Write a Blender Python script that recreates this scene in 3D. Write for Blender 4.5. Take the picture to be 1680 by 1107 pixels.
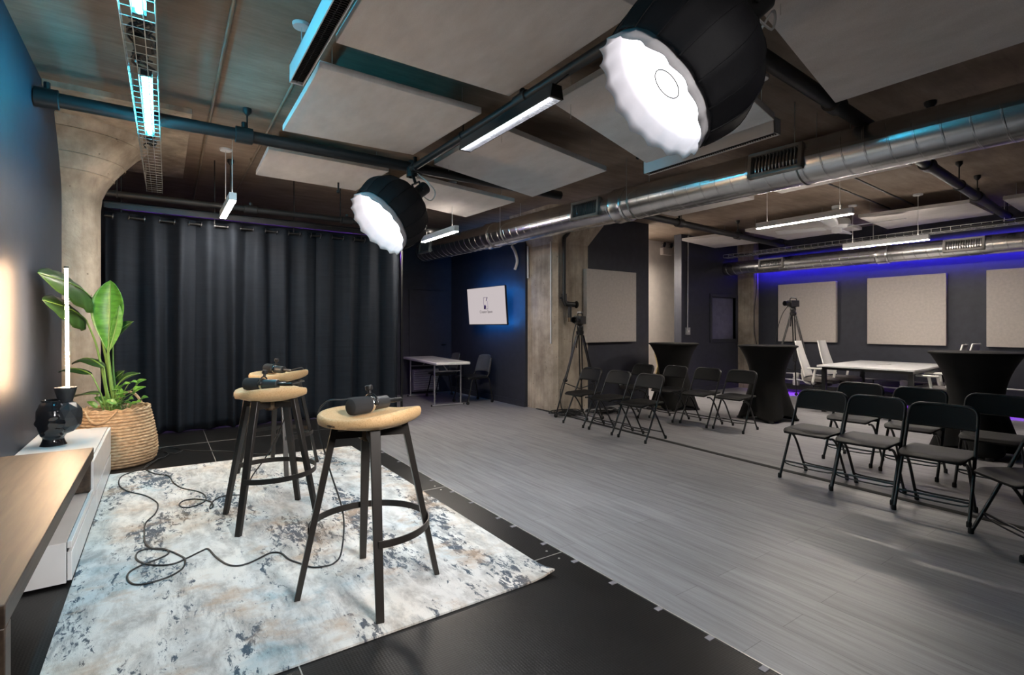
import bpy, bmesh, math, random
from mathutils import Vector, Matrix
random.seed(7)
PI = math.pi
for o in list(bpy.data.objects):
    bpy.data.objects.remove(o)
scene = bpy.context.scene
COL = scene.collection

# ------------------------------------------------------------ camera, world, exposure
YAW = math.atan2(575, 837)
cam_data = bpy.data.cameras.new('camera')
cam_data.sensor_width = 36.0
cam_data.lens = 837 / 1680 * 36.0
cam_data.shift_y = -17.5 / 1680
cam_data.clip_start = 0.05
cam = bpy.data.objects.new('camera', cam_data)
COL.objects.link(cam)
cam.location = (0, 0, 1.37)
cam.rotation_euler = (PI / 2, 0, -YAW)
scene.camera = cam

world = bpy.data.worlds.new('world')
scene.world = world
world.use_nodes = True
world.node_tree.nodes['Background'].inputs[0].default_value = (1.0, 0.96, 0.95, 1)
world.node_tree.nodes['Background'].inputs[1].default_value = 0.3
vs = scene.view_settings
vs.view_transform = 'Standard'
vs.look = 'None'
vs.exposure = 0.55
vs.gamma = 1.0
vs.use_curve_mapping = False
scene.cycles.use_denoising = True
scene.cycles.max_bounces = 8
scene.cycles.diffuse_bounces = 5
scene.cycles.sample_clamp_indirect = 6.0

# strengths of the lamps in the place and of the added ones
E_SOFT = 3.6       # diffusers of the two softboxes
E_PEND = 185.0       # linear pendants
E_CYAN = 125.0       # cyan tubes in the wire tray
E_TUBE = 240.0       # warm tube lamp
E_TV = 45.0         # blue strip behind the television
E_BLUE = 140.0       # blue strip on the end wall
E_PURPLE = 26.0
E_UP_FILL = 18.0         # glowing strip added on top of the pendants to lift the ceiling
E_FILL = 95.0        # unseen third softbox, added behind the viewpoint to light the stage
#    # purple strip behind the curtains

STAGE = 0.2
CEIL = 3.27

# ------------------------------------------------------------ material helpers
def newmat(name):
    m = bpy.data.materials.new(name)
    m.use_nodes = True
    nt = m.node_tree
    return m, nt, nt.nodes['Principled BSDF']

def N(nt, typ, **kw):
    n = nt.nodes.new(typ)
    for k, v in kw.items():
        if k.startswith('i_'):
            key = k[2:]
            key = int(key) if key.isdigit() else key.replace('_', ' ')
            n.inputs[key].default_value = v
        else:
            setattr(n, k, v)
    return n

def L(nt, a, b):
    nt.links.new(a, b)

def coords(nt, scale=(1, 1, 1), rot=(0, 0, 0)):
    tc = N(nt, 'ShaderNodeTexCoord')
    mp = N(nt, 'ShaderNodeMapping')
    mp.inputs['Scale'].default_value = scale
    mp.inputs['Rotation'].default_value = rot
    L(nt, tc.outputs['Object'], mp.inputs['Vector'])
    return mp.outputs['Vector']

def ramp(nt, fac, stops):
    r = N(nt, 'ShaderNodeValToRGB')
    el = r.color_ramp.elements
    while len(el) < len(stops):
        el.new(0.5)
    for e, (p, c) in zip(el, stops):
        e.position = p
        e.color = (c[0], c[1], c[2], 1)
    L(nt, fac, r.inputs['Fac'])
    return r.outputs['Color']

def mix(nt, fac, a, b, blend='MIX'):
    m = N(nt, 'ShaderNodeMix', data_type='RGBA', blend_type=blend)
    for sock, v in ((m.inputs[0], fac), (m.inputs[6], a), (m.inputs[7], b)):
        if isinstance(v, (int, float)):
            sock.default_value = v
        elif isinstance(v, tuple):
            sock.default_value = (v[0], v[1], v[2], 1)
        else:
            L(nt, v, sock)
    return m.outputs[2]

def noise(nt, vec, scale, detail=4, rough=0.55, dist=0.0):
    n = N(nt, 'ShaderNodeTexNoise')
    n.inputs['Scale'].default_value = scale
    n.inputs['Detail'].default_value = detail
    n.inputs['Roughness'].default_value = rough
    n.inputs['Distortion'].default_value = dist
    L(nt, vec, n.inputs['Vector'])
    return n.outputs['Fac']

def bump(nt, bsdf, height, strength=0.2, dist=0.01):
    b = N(nt, 'ShaderNodeBump')
    b.inputs['Strength'].default_value = strength
    b.inputs['Distance'].default_value = dist
    L(nt, height, b.inputs['Height'])
    L(nt, b.outputs['Normal'], bsdf.inputs['Normal'])

def plain(name, col, rough=0.5, metal=0.0, spec=0.5, var=0.12, scale=9.0, bumpy=0.0, bscale=120.0):
    """a surface of one colour with a slight procedural unevenness"""
    m, nt, b = newmat(name)
    v = coords(nt)
    f = noise(nt, v, scale)
    lo = tuple(c * (1 - var) for c in col)
    hi = tuple(min(1, c * (1 + var)) for c in col)
    c = ramp(nt, f, [(0.3, lo), (0.7, hi)])
    L(nt, c, b.inputs['Base Color'])
    b.inputs['Roughness'].default_value = rough
    b.inputs['Metallic'].default_value = metal
    b.inputs['Specular IOR Level'].default_value = spec
    if bumpy:
        bump(nt, b, noise(nt, v, bscale, 3), bumpy, 0.004)
    return m

def glow(name, col, strength):
    m, nt, b = newmat(name)
    b.inputs['Base Color'].default_value = (0.8, 0.8, 0.8, 1)
    b.inputs['Emission Color'].default_value = (col[0], col[1], col[2], 1)
    b.inputs['Emission Strength'].default_value = strength
    return m

M = {}

def make_materials():
    M['black_metal'] = plain('black powder coated metal', (0.007, 0.007, 0.0075), 0.38)
    M['black_plastic'] = plain('black plastic', (0.016, 0.016, 0.017), 0.42)
    M['seat_plastic'] = plain('grained black chair plastic', (0.009, 0.009, 0.0092), 0.55, spec=0.2, bumpy=0.3, bscale=300)
    M['rubber'] = plain('black rubber', (0.01, 0.01, 0.01), 0.8)
    M['bronze'] = plain('dark bronze stool legs', (0.030, 0.026, 0.023), 0.36, 0.35)
    M['hub'] = plain('bronze swivel hub', (0.16, 0.11, 0.07), 0.35, 0.7)
    M['chrome'] = plain('chrome', (0.75, 0.75, 0.77), 0.18, 1.0)
    M['steel'] = plain('grey painted steel', (0.33, 0.33, 0.34), 0.4, 0.4)
    M['white_plastic'] = plain('white plastic', (0.72, 0.71, 0.69), 0.4, var=0.04)
    M['white_paint'] = plain('white lacquer', (0.78, 0.78, 0.78), 0.22, var=0.03)
    M['white_metal'] = plain('white painted metal', (0.72, 0.73, 0.75), 0.35, var=0.03)
    M['grey_fabric'] = plain('grey chair fabric', (0.13, 0.12, 0.115), 0.9, bumpy=0.4, bscale=400)
    M['grey_plastic'] = plain('charcoal chair plastic', (0.085, 0.09, 0.1), 0.45)
    M['spandex'] = plain('black stretch fabric', (0.007, 0.0066, 0.0064), 0.8, spec=0.2, bumpy=0.15, bscale=500)
    M['navy'] = plain('matte navy charcoal wall paint', (0.032, 0.034, 0.046), 0.55, spec=0.35, bumpy=0.12, bscale=60)
    M['left_wall'] = plain('satin dark navy wall paint', (0.022, 0.029, 0.044), 0.5, spec=0.24, bumpy=0.06, bscale=50)
    M['warm_white'] = plain('warm white wall paint', (0.74, 0.66, 0.60), 0.7, var=0.05)
    M['grommet'] = plain('dark nickel grommet', (0.25, 0.25, 0.27), 0.3, 1.0)
    M['pipe'] = plain('black painted iron pipe', (0.010, 0.0105, 0.012), 0.5, bumpy=0.2, bscale=70)
    M['conduit'] = plain('galvanised conduit', (0.42, 0.41, 0.39), 0.38, 0.8)
    M['rust_conduit'] = plain('stained conduit', (0.30, 0.24, 0.18), 0.5, 0.5)
    M['wire'] = plain('galvanised wire', (0.5, 0.5, 0.47), 0.4, 0.6)
    M['cable'] = plain('black rubber cable', (0.016, 0.017, 0.019), 0.55)
    M['mic'] = plain('dark grey microphone enamel', (0.030, 0.031, 0.033), 0.42)
    M['foam'] = plain('black windscreen foam', (0.022, 0.022, 0.024), 0.95, bumpy=0.6, bscale=600)
    M['glaze'] = plain('black glazed ceramic', (0.010, 0.010, 0.012), 0.13)
    M['glaze_matte'] = plain('dark ceramic', (0.022, 0.024, 0.028), 0.28)
    M['soft_black'] = plain('black softbox nylon', (0.006, 0.006, 0.0075), 0.7, spec=0.2, bumpy=0.25, bscale=40)
    M['soft_white'] = plain('white softbox lining', (0.42, 0.41, 0.43), 0.8, var=0.06)
    M['stem'] = plain('green plant stem', (0.13, 0.25, 0.06), 0.5)
    M['soil'] = plain('dark soil', (0.03, 0.022, 0.016), 0.95, bumpy=0.8, bscale=60)
    M['felt_wall'] = plain('oatmeal acoustic felt', (0.47, 0.425, 0.395), 0.95, var=0.07, scale=25, bumpy=0.5, bscale=220)
    M['screen_frame'] = plain('black screen frame', (0.01, 0.01, 0.011), 0.3)
    M['gold'] = plain('gold sequins', (0.85, 0.62, 0.32), 0.25, 1.0, var=0.4, scale=60, bumpy=0.9, bscale=45)
    M['tan_panel'] = plain('tan board', (0.45, 0.33, 0.25), 0.6)
    M['purple_logo'] = plain('violet logo ink', (0.16, 0.10, 0.36), 0.5)
    M['dark_ink'] = plain('dark grey lettering', (0.05, 0.05, 0.06), 0.5)
    M['brand_ink'] = plain('burnt brown lettering', (0.06, 0.035, 0.02), 0.7)
    M['tape'] = plain('pale tape tab', (0.22, 0.21, 0.23), 0.5)
    M['aluminium'] = plain('aluminium edge trim', (0.62, 0.61, 0.58), 0.35, 0.7)
    M['vent_slat'] = plain('dull galvanised slat', (0.10, 0.10, 0.10), 0.6, 0.2)
    M['hollow_shade'] = plain('black for shaded hollows', (0.006, 0.006, 0.006), 0.9)
    M['frosted'] = plain('pane in the lavender of the lit room behind', (0.13, 0.13, 0.19), 0.22)  # the lavender light of the room behind is put into the pane colour
    M['clear'] = plain('milky bottle plastic', (0.55, 0.53, 0.55), 0.25)
    M['reflector'] = plain('mirror louvre', (0.85, 0.85, 0.87), 0.12, 1.0, var=0.02)
    M['lamp_soft'] = glow('softbox diffuser light', (1.0, 0.965, 0.985), E_SOFT)
    M['lamp_pend'] = glow('pendant light', (1.0, 0.90, 0.78), E_PEND)
    M['fill_up'] = glow('pendant uplight', (1.0, 0.88, 0.76), E_UP_FILL)
    M['lamp_cool'] = glow('louvred track light', (0.93, 0.96, 1.0), 260.0)
    M['lamp_fill'] = glow('added softbox diffuser light', (1.0, 0.96, 0.93), E_FILL)
    M['lamp_cyan'] = glow('cyan tube light', (0.05, 0.66, 1.0), E_CYAN)
    M['lamp_tube'] = glow('warm tube light', (1.0, 0.66, 0.40), E_TUBE)
    M['lamp_tv'] = glow('blue strip light', (0.03, 0.30, 1.0), E_TV)
    M['lamp_blue'] = glow('ultramarine strip light', (0.05, 0.03, 1.0), E_BLUE)
    M['lamp_purple'] = glow('purple strip light', (0.30, 0.06, 1.0), E_PURPLE)
    M['screen'] = glow('lit screen', (0.90, 0.80, 0.81), 0.42)
    M['screen'].node_tree.nodes['Principled BSDF'].inputs['Base Color'].default_value = (0.02, 0.02, 0.02, 1)

    # board-marked concrete ceiling
    m, nt, b = newmat('board marked concrete ceiling')
    v = coords(nt)
    vs_ = coords(nt, (0.6, 3.0, 1))
    streak = noise(nt, vs_, 3.0, 8, 0.72)
    blot = noise(nt, v, 1.1, 5, 0.6)
    c1 = ramp(nt, streak, [(0.2, (0.20, 0.150, 0.118)), (0.5, (0.29, 0.23, 0.185)), (0.8, (0.39, 0.32, 0.265))])
    c2 = ramp(nt, blot, [(0.3, (0.62, 0.56, 0.50)), (0.7, (1.05, 1.03, 1.0))])
    c = mix(nt, 1.0, c1, c2, 'MULTIPLY')
    wv = N(nt, 'ShaderNodeTexWave', wave_type='BANDS', bands_direction='Y')
    wv.inputs['Scale'].default_value = 1.6
    wv.inputs['Distortion'].default_value = 1.6
    L(nt, v, wv.inputs['Vector'])
    line = ramp(nt, wv.outputs['Fac'], [(0.0, (0.6, 0.57, 0.55)), (0.02, (1, 1, 1))])
    c = mix(nt, 0.15, c, line, 'MULTIPLY')
    L(nt, c, b.inputs['Base Color'])
    b.inputs['Roughness'].default_value = 0.85
    bump(nt, b, streak, 0.3, 0.015)
    M['ceiling'] = m

    # concrete columns
    m, nt, b = newmat('raw concrete')
    v = coords(nt)
    n1 = noise(nt, v, 2.2, 7, 0.62)
    n2 = noise(nt, v, 38, 3)
    c1 = ramp(nt, n1, [(0.28, (0.20, 0.165, 0.130)), (0.5, (0.39, 0.33, 0.265)), (0.72, (0.57, 0.49, 0.40))])
    vo = N(nt, 'ShaderNodeTexVoronoi')
    vo.inputs['Scale'].default_value = 9
    L(nt, v, vo.inputs['Vector'])
    pits = ramp(nt, vo.outputs['Distance'], [(0.05, (0.30, 0.28, 0.26)), (0.10, (1, 1, 1))])
    c = mix(nt, 0.8, c1, pits, 'MULTIPLY')
    drips = noise(nt, coords(nt, (7, 7, 0.7)), 1.3, 5, 0.6)
    c = mix(nt, 0.55, c, ramp(nt, drips, [(0.35, (0.55, 0.52, 0.50)), (0.6, (1.05, 1.04, 1.02))]), 'MULTIPLY')
    L(nt, c, b.inputs['Base Color'])
    b.inputs['Roughness'].default_value = 0.85
    bump(nt, b, n2, 0.35, 0.01)
    M['concrete'] = m

    # grey vinyl planks, running along Y
    m, nt, b = newmat('grey oak vinyl planks')
    v = coords(nt)
    rot = coords(nt, (1, 1, 1), (0, 0, PI / 2))
    br = N(nt, 'ShaderNodeTexBrick')
    br.inputs['Scale'].default_value = 1.0
    br.inputs['Brick Width'].default_value = 1.22
    br.inputs['Row Height'].default_value = 0.18
    br.inputs['Mortar Size'].default_value = 0.0016
    br.inputs['Mortar Smooth'].default_value = 0.2
    br.inputs['Color1'].default_value = (0.80, 0.80, 0.80, 1)
    br.inputs['Color2'].default_value = (1, 1, 1, 1)
    br.inputs['Mortar'].default_value = (0.35, 0.33, 0.33, 1)
    br.offset = 0.37
    L(nt, rot, br.inputs['Vector'])
    g = noise(nt, coords(nt, (11, 0.7, 1)), 2.0, 7, 0.62, 0.4)
    g2 = noise(nt, coords(nt, (45, 1.6, 1)), 2.0, 4, 0.6)
    c = ramp(nt, g, [(0.25, (0.175, 0.170, 0.178)), (0.5, (0.285, 0.280, 0.292)), (0.75, (0.37, 0.365, 0.378))])
    c = mix(nt, 0.35, c, ramp(nt, g2, [(0.3, (0.6, 0.6, 0.6)), (0.65, (1.05, 1.05, 1.05))]), 'MULTIPLY')
    c = mix(nt, 0.75, c, br.outputs['Color'], 'MULTIPLY')
    L(nt, c, b.inputs['Base Color'])
    b.inputs['Roughness'].default_value = 0.42
    bump(nt, b, g2, 0.12, 0.003)
    M['floor'] = m

    # hexagon-embossed black stage deck
    m, nt, b = newmat('embossed black stage deck')
    v = coords(nt)
    vo = N(nt, 'ShaderNodeTexVoronoi')
    vo.inputs['Scale'].default_value = 90
    vo.inputs['Randomness'].default_value = 0.0
    L(nt, v, vo.inputs['Vector'])
    c = ramp(nt, noise(nt, v, 3, 5), [(0.3, (0.006, 0.0058, 0.0058)), (0.7, (0.010, 0.0097, 0.0097))])
    L(nt, c, b.inputs['Base Color'])
    b.inputs['Roughness'].default_value = 0.36
    bump(nt, b, vo.outputs['Distance'], 0.22, 0.003)
    b.inputs['Specular IOR Level'].default_value = 0.30
    M['deck'] = m

    # ceiling cloud felt
    m, nt, b = newmat('pale grey ceiling felt')
    v = coords(nt)
    n1 = noise(nt, coords(nt, (3, 1.2, 1)), 2.4, 6, 0.65)
    n2 = noise(nt, v, 240, 2)
    c = ramp(nt, n1, [(0.3, (0.60, 0.565, 0.55)), (0.7, (0.72, 0.685, 0.67))])
    c = mix(nt, 0.25, c, ramp(nt, n2, [(0.35, (0.6, 0.6, 0.6)), (0.65, (1.1, 1.1, 1.1))]), 'MULTIPLY')
    L(nt, c, b.inputs['Base Color'])
    b.inputs['Roughness'].default_value = 0.95
    bump(nt, b, n2, 0.3, 0.003)
    M['cloud'] = m

    # curtain
    m, nt, b = newmat('dark blue grey blackout cloth')
    v = coords(nt)
    n1 = noise(nt, coords(nt, (1, 1, 14)), 3, 4)
    c = ramp(nt, n1, [(0.3, (0.011, 0.014, 0.020)), (0.7, (0.015, 0.019, 0.026))])
    L(nt, c, b.inputs['Base Color'])
    b.inputs['Roughness'].default_value = 0.8
    b.inputs['Specular IOR Level'].default_value = 0.12
    bump(nt, b, noise(nt, coords(nt, (2, 2, 30)), 4, 3), 0.25, 0.006)
    M['curtain'] = m

    # wood slab
    m, nt, b = newmat('dark oak')
    g = noise(nt, coords(nt, (16, 1.1, 16)), 2.0, 7, 0.6, 0.8)
    wv = N(nt, 'ShaderNodeTexWave', wave_type='BANDS', bands_direction='X')
    wv.inputs['Scale'].default_value = 5
    wv.inputs['Distortion'].default_value = 6
    wv.inputs['Detail'].default_value = 4
    L(nt, coords(nt, (1.6, 0.35, 1.6)), wv.inputs['Vector'])
    c = ramp(nt, g, [(0.25, (0.024, 0.015, 0.010)), (0.5, (0.050, 0.034, 0.023)), (0.75, (0.082, 0.057, 0.039))])
    c = mix(nt, 0.45, c, ramp(nt, wv.outputs['Fac'], [(0.0, (0.55, 0.5, 0.45)), (0.5, (1, 1, 1))]), 'MULTIPLY')
    L(nt, c, b.inputs['Base Color'])
    b.inputs['Roughness'].default_value = 0.48
    bump(nt, b, g, 0.15, 0.004)
    M['oak'] = m

    # cork seat
    m, nt, b = newmat('speckled cork')
    v = coords(nt)
    vo = N(nt, 'ShaderNodeTexVoronoi')
    vo.inputs['Scale'].default_value = 260
    L(nt, v, vo.inputs['Vector'])
    sep = N(nt, 'ShaderNodeSeparateColor')
    L(nt, vo.outputs['Color'], sep.inputs[0])
    c = ramp(nt, sep.outputs[0], [(0.0, (0.55, 0.32, 0.14)), (0.25, (0.64, 0.40, 0.19)), (1.0, (0.70, 0.46, 0.24))])
    L(nt, c, b.inputs['Base Color'])
    b.inputs['Roughness'].default_value = 0.6
    M['cork'] = m

    # abstract rug
    m, nt, b = newmat('distressed abstract rug pile')
    v = coords(nt)
    big = noise(nt, coords(nt, (1.0, 0.8, 1)), 1.7, 5, 0.6, 0.5)
    base = ramp(nt, big, [(0.30, (0.36, 0.50, 0.56)), (0.40, (0.66, 0.68, 0.68)), (0.56, (0.76, 0.74, 0.70)), (0.72, (0.62, 0.49, 0.37))])
    mid = noise(nt, coords(nt, (9, 4, 1)), 1.0, 8, 0.72, 0.3)
    base = mix(nt, 0.75, base, ramp(nt, mid, [(0.36, (0.42, 0.40, 0.39)), (0.48, (0.80, 0.79, 0.78)), (0.56, (1.06, 1.05, 1.04))]), 'MULTIPLY')
    # broken dark marks, drawn out along the length of the rug
    marks = noise(nt, coords(nt, (34, 13, 1)), 1.0, 5, 0.75, 0.6)
    where = noise(nt, coords(nt, (3.2, 1.1, 1)), 1.15, 3, 0.5)
    ms = N(nt, 'ShaderNodeMath', operation='MULTIPLY')
    L(nt, marks, ms.inputs[0])
    L(nt, where, ms.inputs[1])
    mk = ramp(nt, ms.outputs[0], [(0.285, (0, 0, 0)), (0.318, (1, 1, 1))])
    ink = ramp(nt, big, [(0.35, (0.05, 0.09, 0.13)), (0.55, (0.10, 0.11, 0.13)), (0.7, (0.20, 0.14, 0.09))])
    c = mix(nt, mk, base, ink)
    fine = noise(nt, coords(nt, (60, 9, 1)), 1.0, 6, 0.8, 0.4)
    wf = N(nt, 'ShaderNodeMath', operation='MULTIPLY')
    L(nt, fine, wf.inputs[0])
    L(nt, noise(nt, coords(nt, (2.0, 1.6, 1), (0, 0, 1.0)), 1.6, 4, 0.6), wf.inputs[1])
    c = mix(nt, ramp(nt, wf.outputs[0], [(0.29, (0, 0, 0)), (0.36, (0.45, 0.45, 0.45))]), c, (0.19, 0.20, 0.22))
    tan = ramp(nt, noise(nt, coords(nt, (1.3, 1.8, 1), (0, 0, 0.4)), 2.3, 6, 0.65), [(0.53, (0, 0, 0)), (0.66, (0.7, 0.7, 0.7))])
    c = mix(nt, tan, c, (0.50, 0.36, 0.25))
    pile = noise(nt, v, 420, 2)
    c = mix(nt, 0.3, c, ramp(nt, pile, [(0.3, (0.7, 0.7, 0.7)), (0.7, (1.1, 1.1, 1.1))]), 'MULTIPLY')
    L(nt, c, b.inputs['Base Color'])
    b.inputs['Roughness'].default_value = 0.95
    bump(nt, b, pile, 0.5, 0.004)
    M['rug'] = m

    # woven seagrass
    m, nt, b = newmat('woven seagrass')
    v = coords(nt)
    n1 = noise(nt, coords(nt, (14, 14, 40)), 2.0, 5, 0.6)
    c = ramp(nt, n1, [(0.25, (0.20, 0.115, 0.055)), (0.5, (0.46, 0.31, 0.18)), (0.75, (0.64, 0.48, 0.31))])
    L(nt, c, b.inputs['Base Color'])
    b.inputs['Roughness'].default_value = 0.75
    bump(nt, b, n1, 0.4, 0.006)
    M['seagrass'] = m

    # leaves; the darkest green has backlit shade put into its colour
    for nm, lo, hi in (('leaf', (0.035, 0.13, 0.018), (0.10, 0.30, 0.045)), ('leaf_shaded', (0.012, 0.036, 0.010), (0.028, 0.068, 0.016)),
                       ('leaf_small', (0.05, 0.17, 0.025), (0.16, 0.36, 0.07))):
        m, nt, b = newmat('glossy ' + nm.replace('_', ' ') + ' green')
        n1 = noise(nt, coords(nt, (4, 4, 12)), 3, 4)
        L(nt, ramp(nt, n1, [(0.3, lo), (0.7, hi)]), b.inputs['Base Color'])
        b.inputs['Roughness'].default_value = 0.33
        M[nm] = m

    # galvanised duct
    m, nt, b = newmat('galvanised spiral duct')
    v = coords(nt)
    n1 = noise(nt, coords(nt, (6, 1.5, 6)), 2, 5, 0.6)
    L(nt, ramp(nt, n1, [(0.3, (0.58, 0.58, 0.58)), (0.7, (0.72, 0.72, 0.71))]), b.inputs['Base Color'])
    b.inputs['Metallic'].default_value = 1.0
    b.inputs['Roughness'].default_value = 0.26
    M['duct'] = m

make_materials()

# ------------------------------------------------------------ mesh helpers
class MB:
    def __init__(s):
        s.v, s.f = [], []

    def add(s, vs, fs, T=None):
        k = len(s.v)
        s.v += [tuple(T @ Vector(p)) if T is not None else tuple(p) for p in vs]
        s.f += [tuple(i + k for i in f) for f in fs]
        return s

    def box(s, c, d, T=None):
        x, y, z = c
        a, b, e = d[0] / 2, d[1] / 2, d[2] / 2
        vs = [(x + i * a, y + j * b, z + k * e) for i in (-1, 1) for j in (-1, 1) for k in (-1, 1)]
        return s.add(vs, [(0, 1, 3, 2), (4, 6, 7, 5), (0, 4, 5, 1), (2, 3, 7, 6), (0, 2, 6, 4), (1, 5, 7, 3)], T)

    def span(s, lo, hi, T=None):
        return s.box([(lo[i] + hi[i]) / 2 for i in range(3)], [hi[i] - lo[i] for i in range(3)], T)

    def prism(s, poly, ext, T=None):
        n = len(poly)
        e = Vector(ext)
        vs = [Vector(p) for p in poly] + [Vector(p) + e for p in poly]
        fs = [tuple(range(n))[::-1], tuple(range(n, 2 * n))] + [(i, (i + 1) % n, n + (i + 1) % n, n + i) for i in range(n)]
        return s.add(vs, fs, T)

    def grid(s, fn, nu, nv, wu=False, wv=False, T=None):
        """fn(i, j) with i in 0..nu-1, j in 0..nv-1"""
        vs = [fn(i, j) for i in range(nu) for j in range(nv)]
        fs = []
        for i in range(nu if wu else nu - 1):
            for j in range(nv if wv else nv - 1):
                i2, j2 = (i + 1) % nu, (j + 1) % nv
                fs.append((i * nv + j, i2 * nv + j, i2 * nv + j2, i * nv + j2))
        return s.add(vs, fs, T)

    def lathe(s, prof, n=32, T=None, cap0=False, cap1=False):
        """profile of (r, z) turned about z"""
        k = len(s.v)
        m = len(prof)
        s.grid(lambda i, j: (prof[j][0] * math.cos(2 * PI * i / n), prof[j][0] * math.sin(2 * PI * i / n), prof[j][1]), n, m, wu=True, T=T)
        if cap0:
            s.f.append(tuple(k + i * m for i in range(n))[::-1])
        if cap1:
            s.f.append(tuple(k + i * m + m - 1 for i in range(n)))
        return s

    def tube(s, pts, r, n=10, closed=False, T=None, flat=None):
        """round tube along points; r may be a list; flat=(w, h, up) gives a flat bar"""
        P = [Vector(p) for p in pts]
        m = len(P)
        R = r if isinstance(r, (list, tuple)) else [r] * m
        tang = []
        for i in range(m):
            a = P[(i - 1) % m] if (closed or i > 0) else P[i]
            b = P[(i + 1) % m] if (closed or i < m - 1) else P[i]
            t = (b - a)
            tang.append(t.normalized() if t.length > 1e-9 else Vector((0, 0, 1)))
        up = Vector((0, 0, 1))
        if abs(tang[0].dot(up)) > 0.95:
            up = Vector((1, 0, 0))
        nrm = (up - tang[0] * up.dot(tang[0])).normalized()
        k = len(s.v)
        rings = []
        for i in range(m):
            nrm = nrm - tang[i] * nrm.dot(tang[i])
            nrm = nrm.normalized() if nrm.length > 1e-6 else tang[i].orthogonal().normalized()
            bi = tang[i].cross(nrm)
            if flat:
                w, h, u = flat
                u = Vector(u)
                u = (u - tang[i] * u.dot(tang[i])).normalized()
                q = tang[i].cross(u)
                rings.append([P[i] + q * w / 2 * a + u * h / 2 * b for a, b in ((-1, -1), (1, -1), (1, 1), (-1, 1))])
            else:
                rings.append([P[i] + (nrm * math.cos(2 * PI * j / n) + bi * math.sin(2 * PI * j / n)) * R[i] for j in range(n)])
        nn = len(rings[0])
        s.grid(lambda i, j: rings[i][j], m, nn, wu=closed, wv=True, T=T)
        if not closed:
            s.f.append(tuple(k + j for j in range(nn))[::-1])
            s.f.append(tuple(k + (m - 1) * nn + j for j in range(nn)))
        return s

    def ball(s, c, r, nu=16, nv=10, T=None):
        rx, ry, rz = (r, r, r) if isinstance(r, (int, float)) else r
        k = len(s.v)
        def fn(i, j):
            a, b = 2 * PI * i / nu, PI * (j + 0.5) / nv - PI / 2
            return (c[0] + rx * math.cos(b) * math.cos(a), c[1] + ry * math.cos(b) * math.sin(a), c[2] + rz * math.sin(b))
        s.grid(fn, nu, nv, wu=True, T=T)
        s.f.append(tuple(k + i * nv for i in range(nu))[::-1])
        s.f.append(tuple(k + i * nv + nv - 1 for i in range(nu)))
        return s

    def build(s, name, mat, parent=None, at=None, bevel=0.0, angle=38, thick=0.0, subsurf=0):
        me = bpy.data.meshes.new(name)
        vs = s.v
        if at is not None:
            vs = [(p[0] - at[0], p[1] - at[1], p[2] - at[2]) for p in vs]
        me.from_pydata(vs, [], s.f)
        bm = bmesh.new()
        bm.from_mesh(me)
        bmesh.ops.recalc_face_normals(bm, faces=bm.faces)
        bm.to_mesh(me)
        bm.free()
        me.polygons.foreach_set('use_smooth', [True] * len(me.polygons))
        me.set_sharp_from_angle(angle=math.radians(angle))
        me.materials.append(M[mat] if isinstance(mat, str) else mat)
        o = bpy.data.objects.new(name, me)
        COL.objects.link(o)
        if at is not None:
            o.location = at
        if parent is not None:
            o.parent = parent
        if thick:
            md = o.modifiers.new('thickness', 'SOLIDIFY')
            md.thickness = thick
            md.offset = 0
        if subsurf:
            md = o.modifiers.new('smooth', 'SUBSURF')
            md.levels = md.render_levels = subsurf
        if bevel:
            md = o.modifiers.new('bevel', 'BEVEL')
            md.width = bevel
            md.segments = 2
            md.limit_method = 'ANGLE'
            md.angle_limit = math.radians(40)
        return o

def tag(o, label, cat, group=None, kind=None):
    o['label'] = label
    o['category'] = cat
    if group:
        o['group'] = group
    if kind:
        o['kind'] = kind
    return o

def thing(name, label, cat, loc=(0, 0, 0), rotz=0.0, group=None):
    o = bpy.data.objects.new(name, None)
    o.empty_display_size = 0.1
    COL.objects.link(o)
    o.location = loc
    o.rotation_euler = (0, 0, rotz)
    return tag(o, label, cat, group)

def struct(o):
    o['kind'] = 'structure'
    return o

KIDS = {}
def dup(root, loc, rotz, label, group=None):
    """a copy of a thing with copies of its parts and their sub-parts"""
    r = root.copy()
    COL.objects.link(r)
    r.location = loc
    r.rotation_euler = (0, 0, rotz)
    r['label'] = label
    if group:
        r['group'] = group
    for ch in list(root.children):
        c = ch.copy()
        COL.objects.link(c)
        c.parent = r
        for g in list(ch.children):
            d = g.copy()
            COL.objects.link(d)
            d.parent = c
    return r

def frame_to(origin, z_axis, x_hint=(0, 0, 1)):
    z = Vector(z_axis).normalized()
    x = Vector(x_hint)
    x = (x - z * x.dot(z)).normalized()
    y = z.cross(x)
    m = Matrix((x, y, z)).transposed().to_4x4()
    m.translation = Vector(origin)
    return m

def smooth_path(pts, per=6, closed=False):
    P = [Vector(p) for p in pts]
    n = len(P)
    out = []
    rng = range(n if closed else n - 1)
    for i in rng:
        p0 = P[(i - 1) % n] if (closed or i > 0) else P[0]
        p1, p2 = P[i], P[(i + 1) % n]
        p3 = P[(i + 2) % n] if (closed or i < n - 2) else P[-1]
        for k in range(per):
            t = k / per
            out.append(0.5 * ((2 * p1) + (p2 - p0) * t + (2 * p0 - 5 * p1 + 4 * p2 - p3) * t * t + (3 * p1 - p0 - 3 * p2 + p3) * t ** 3))
    if not closed:
        out.append(P[-1])
    return out

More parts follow.
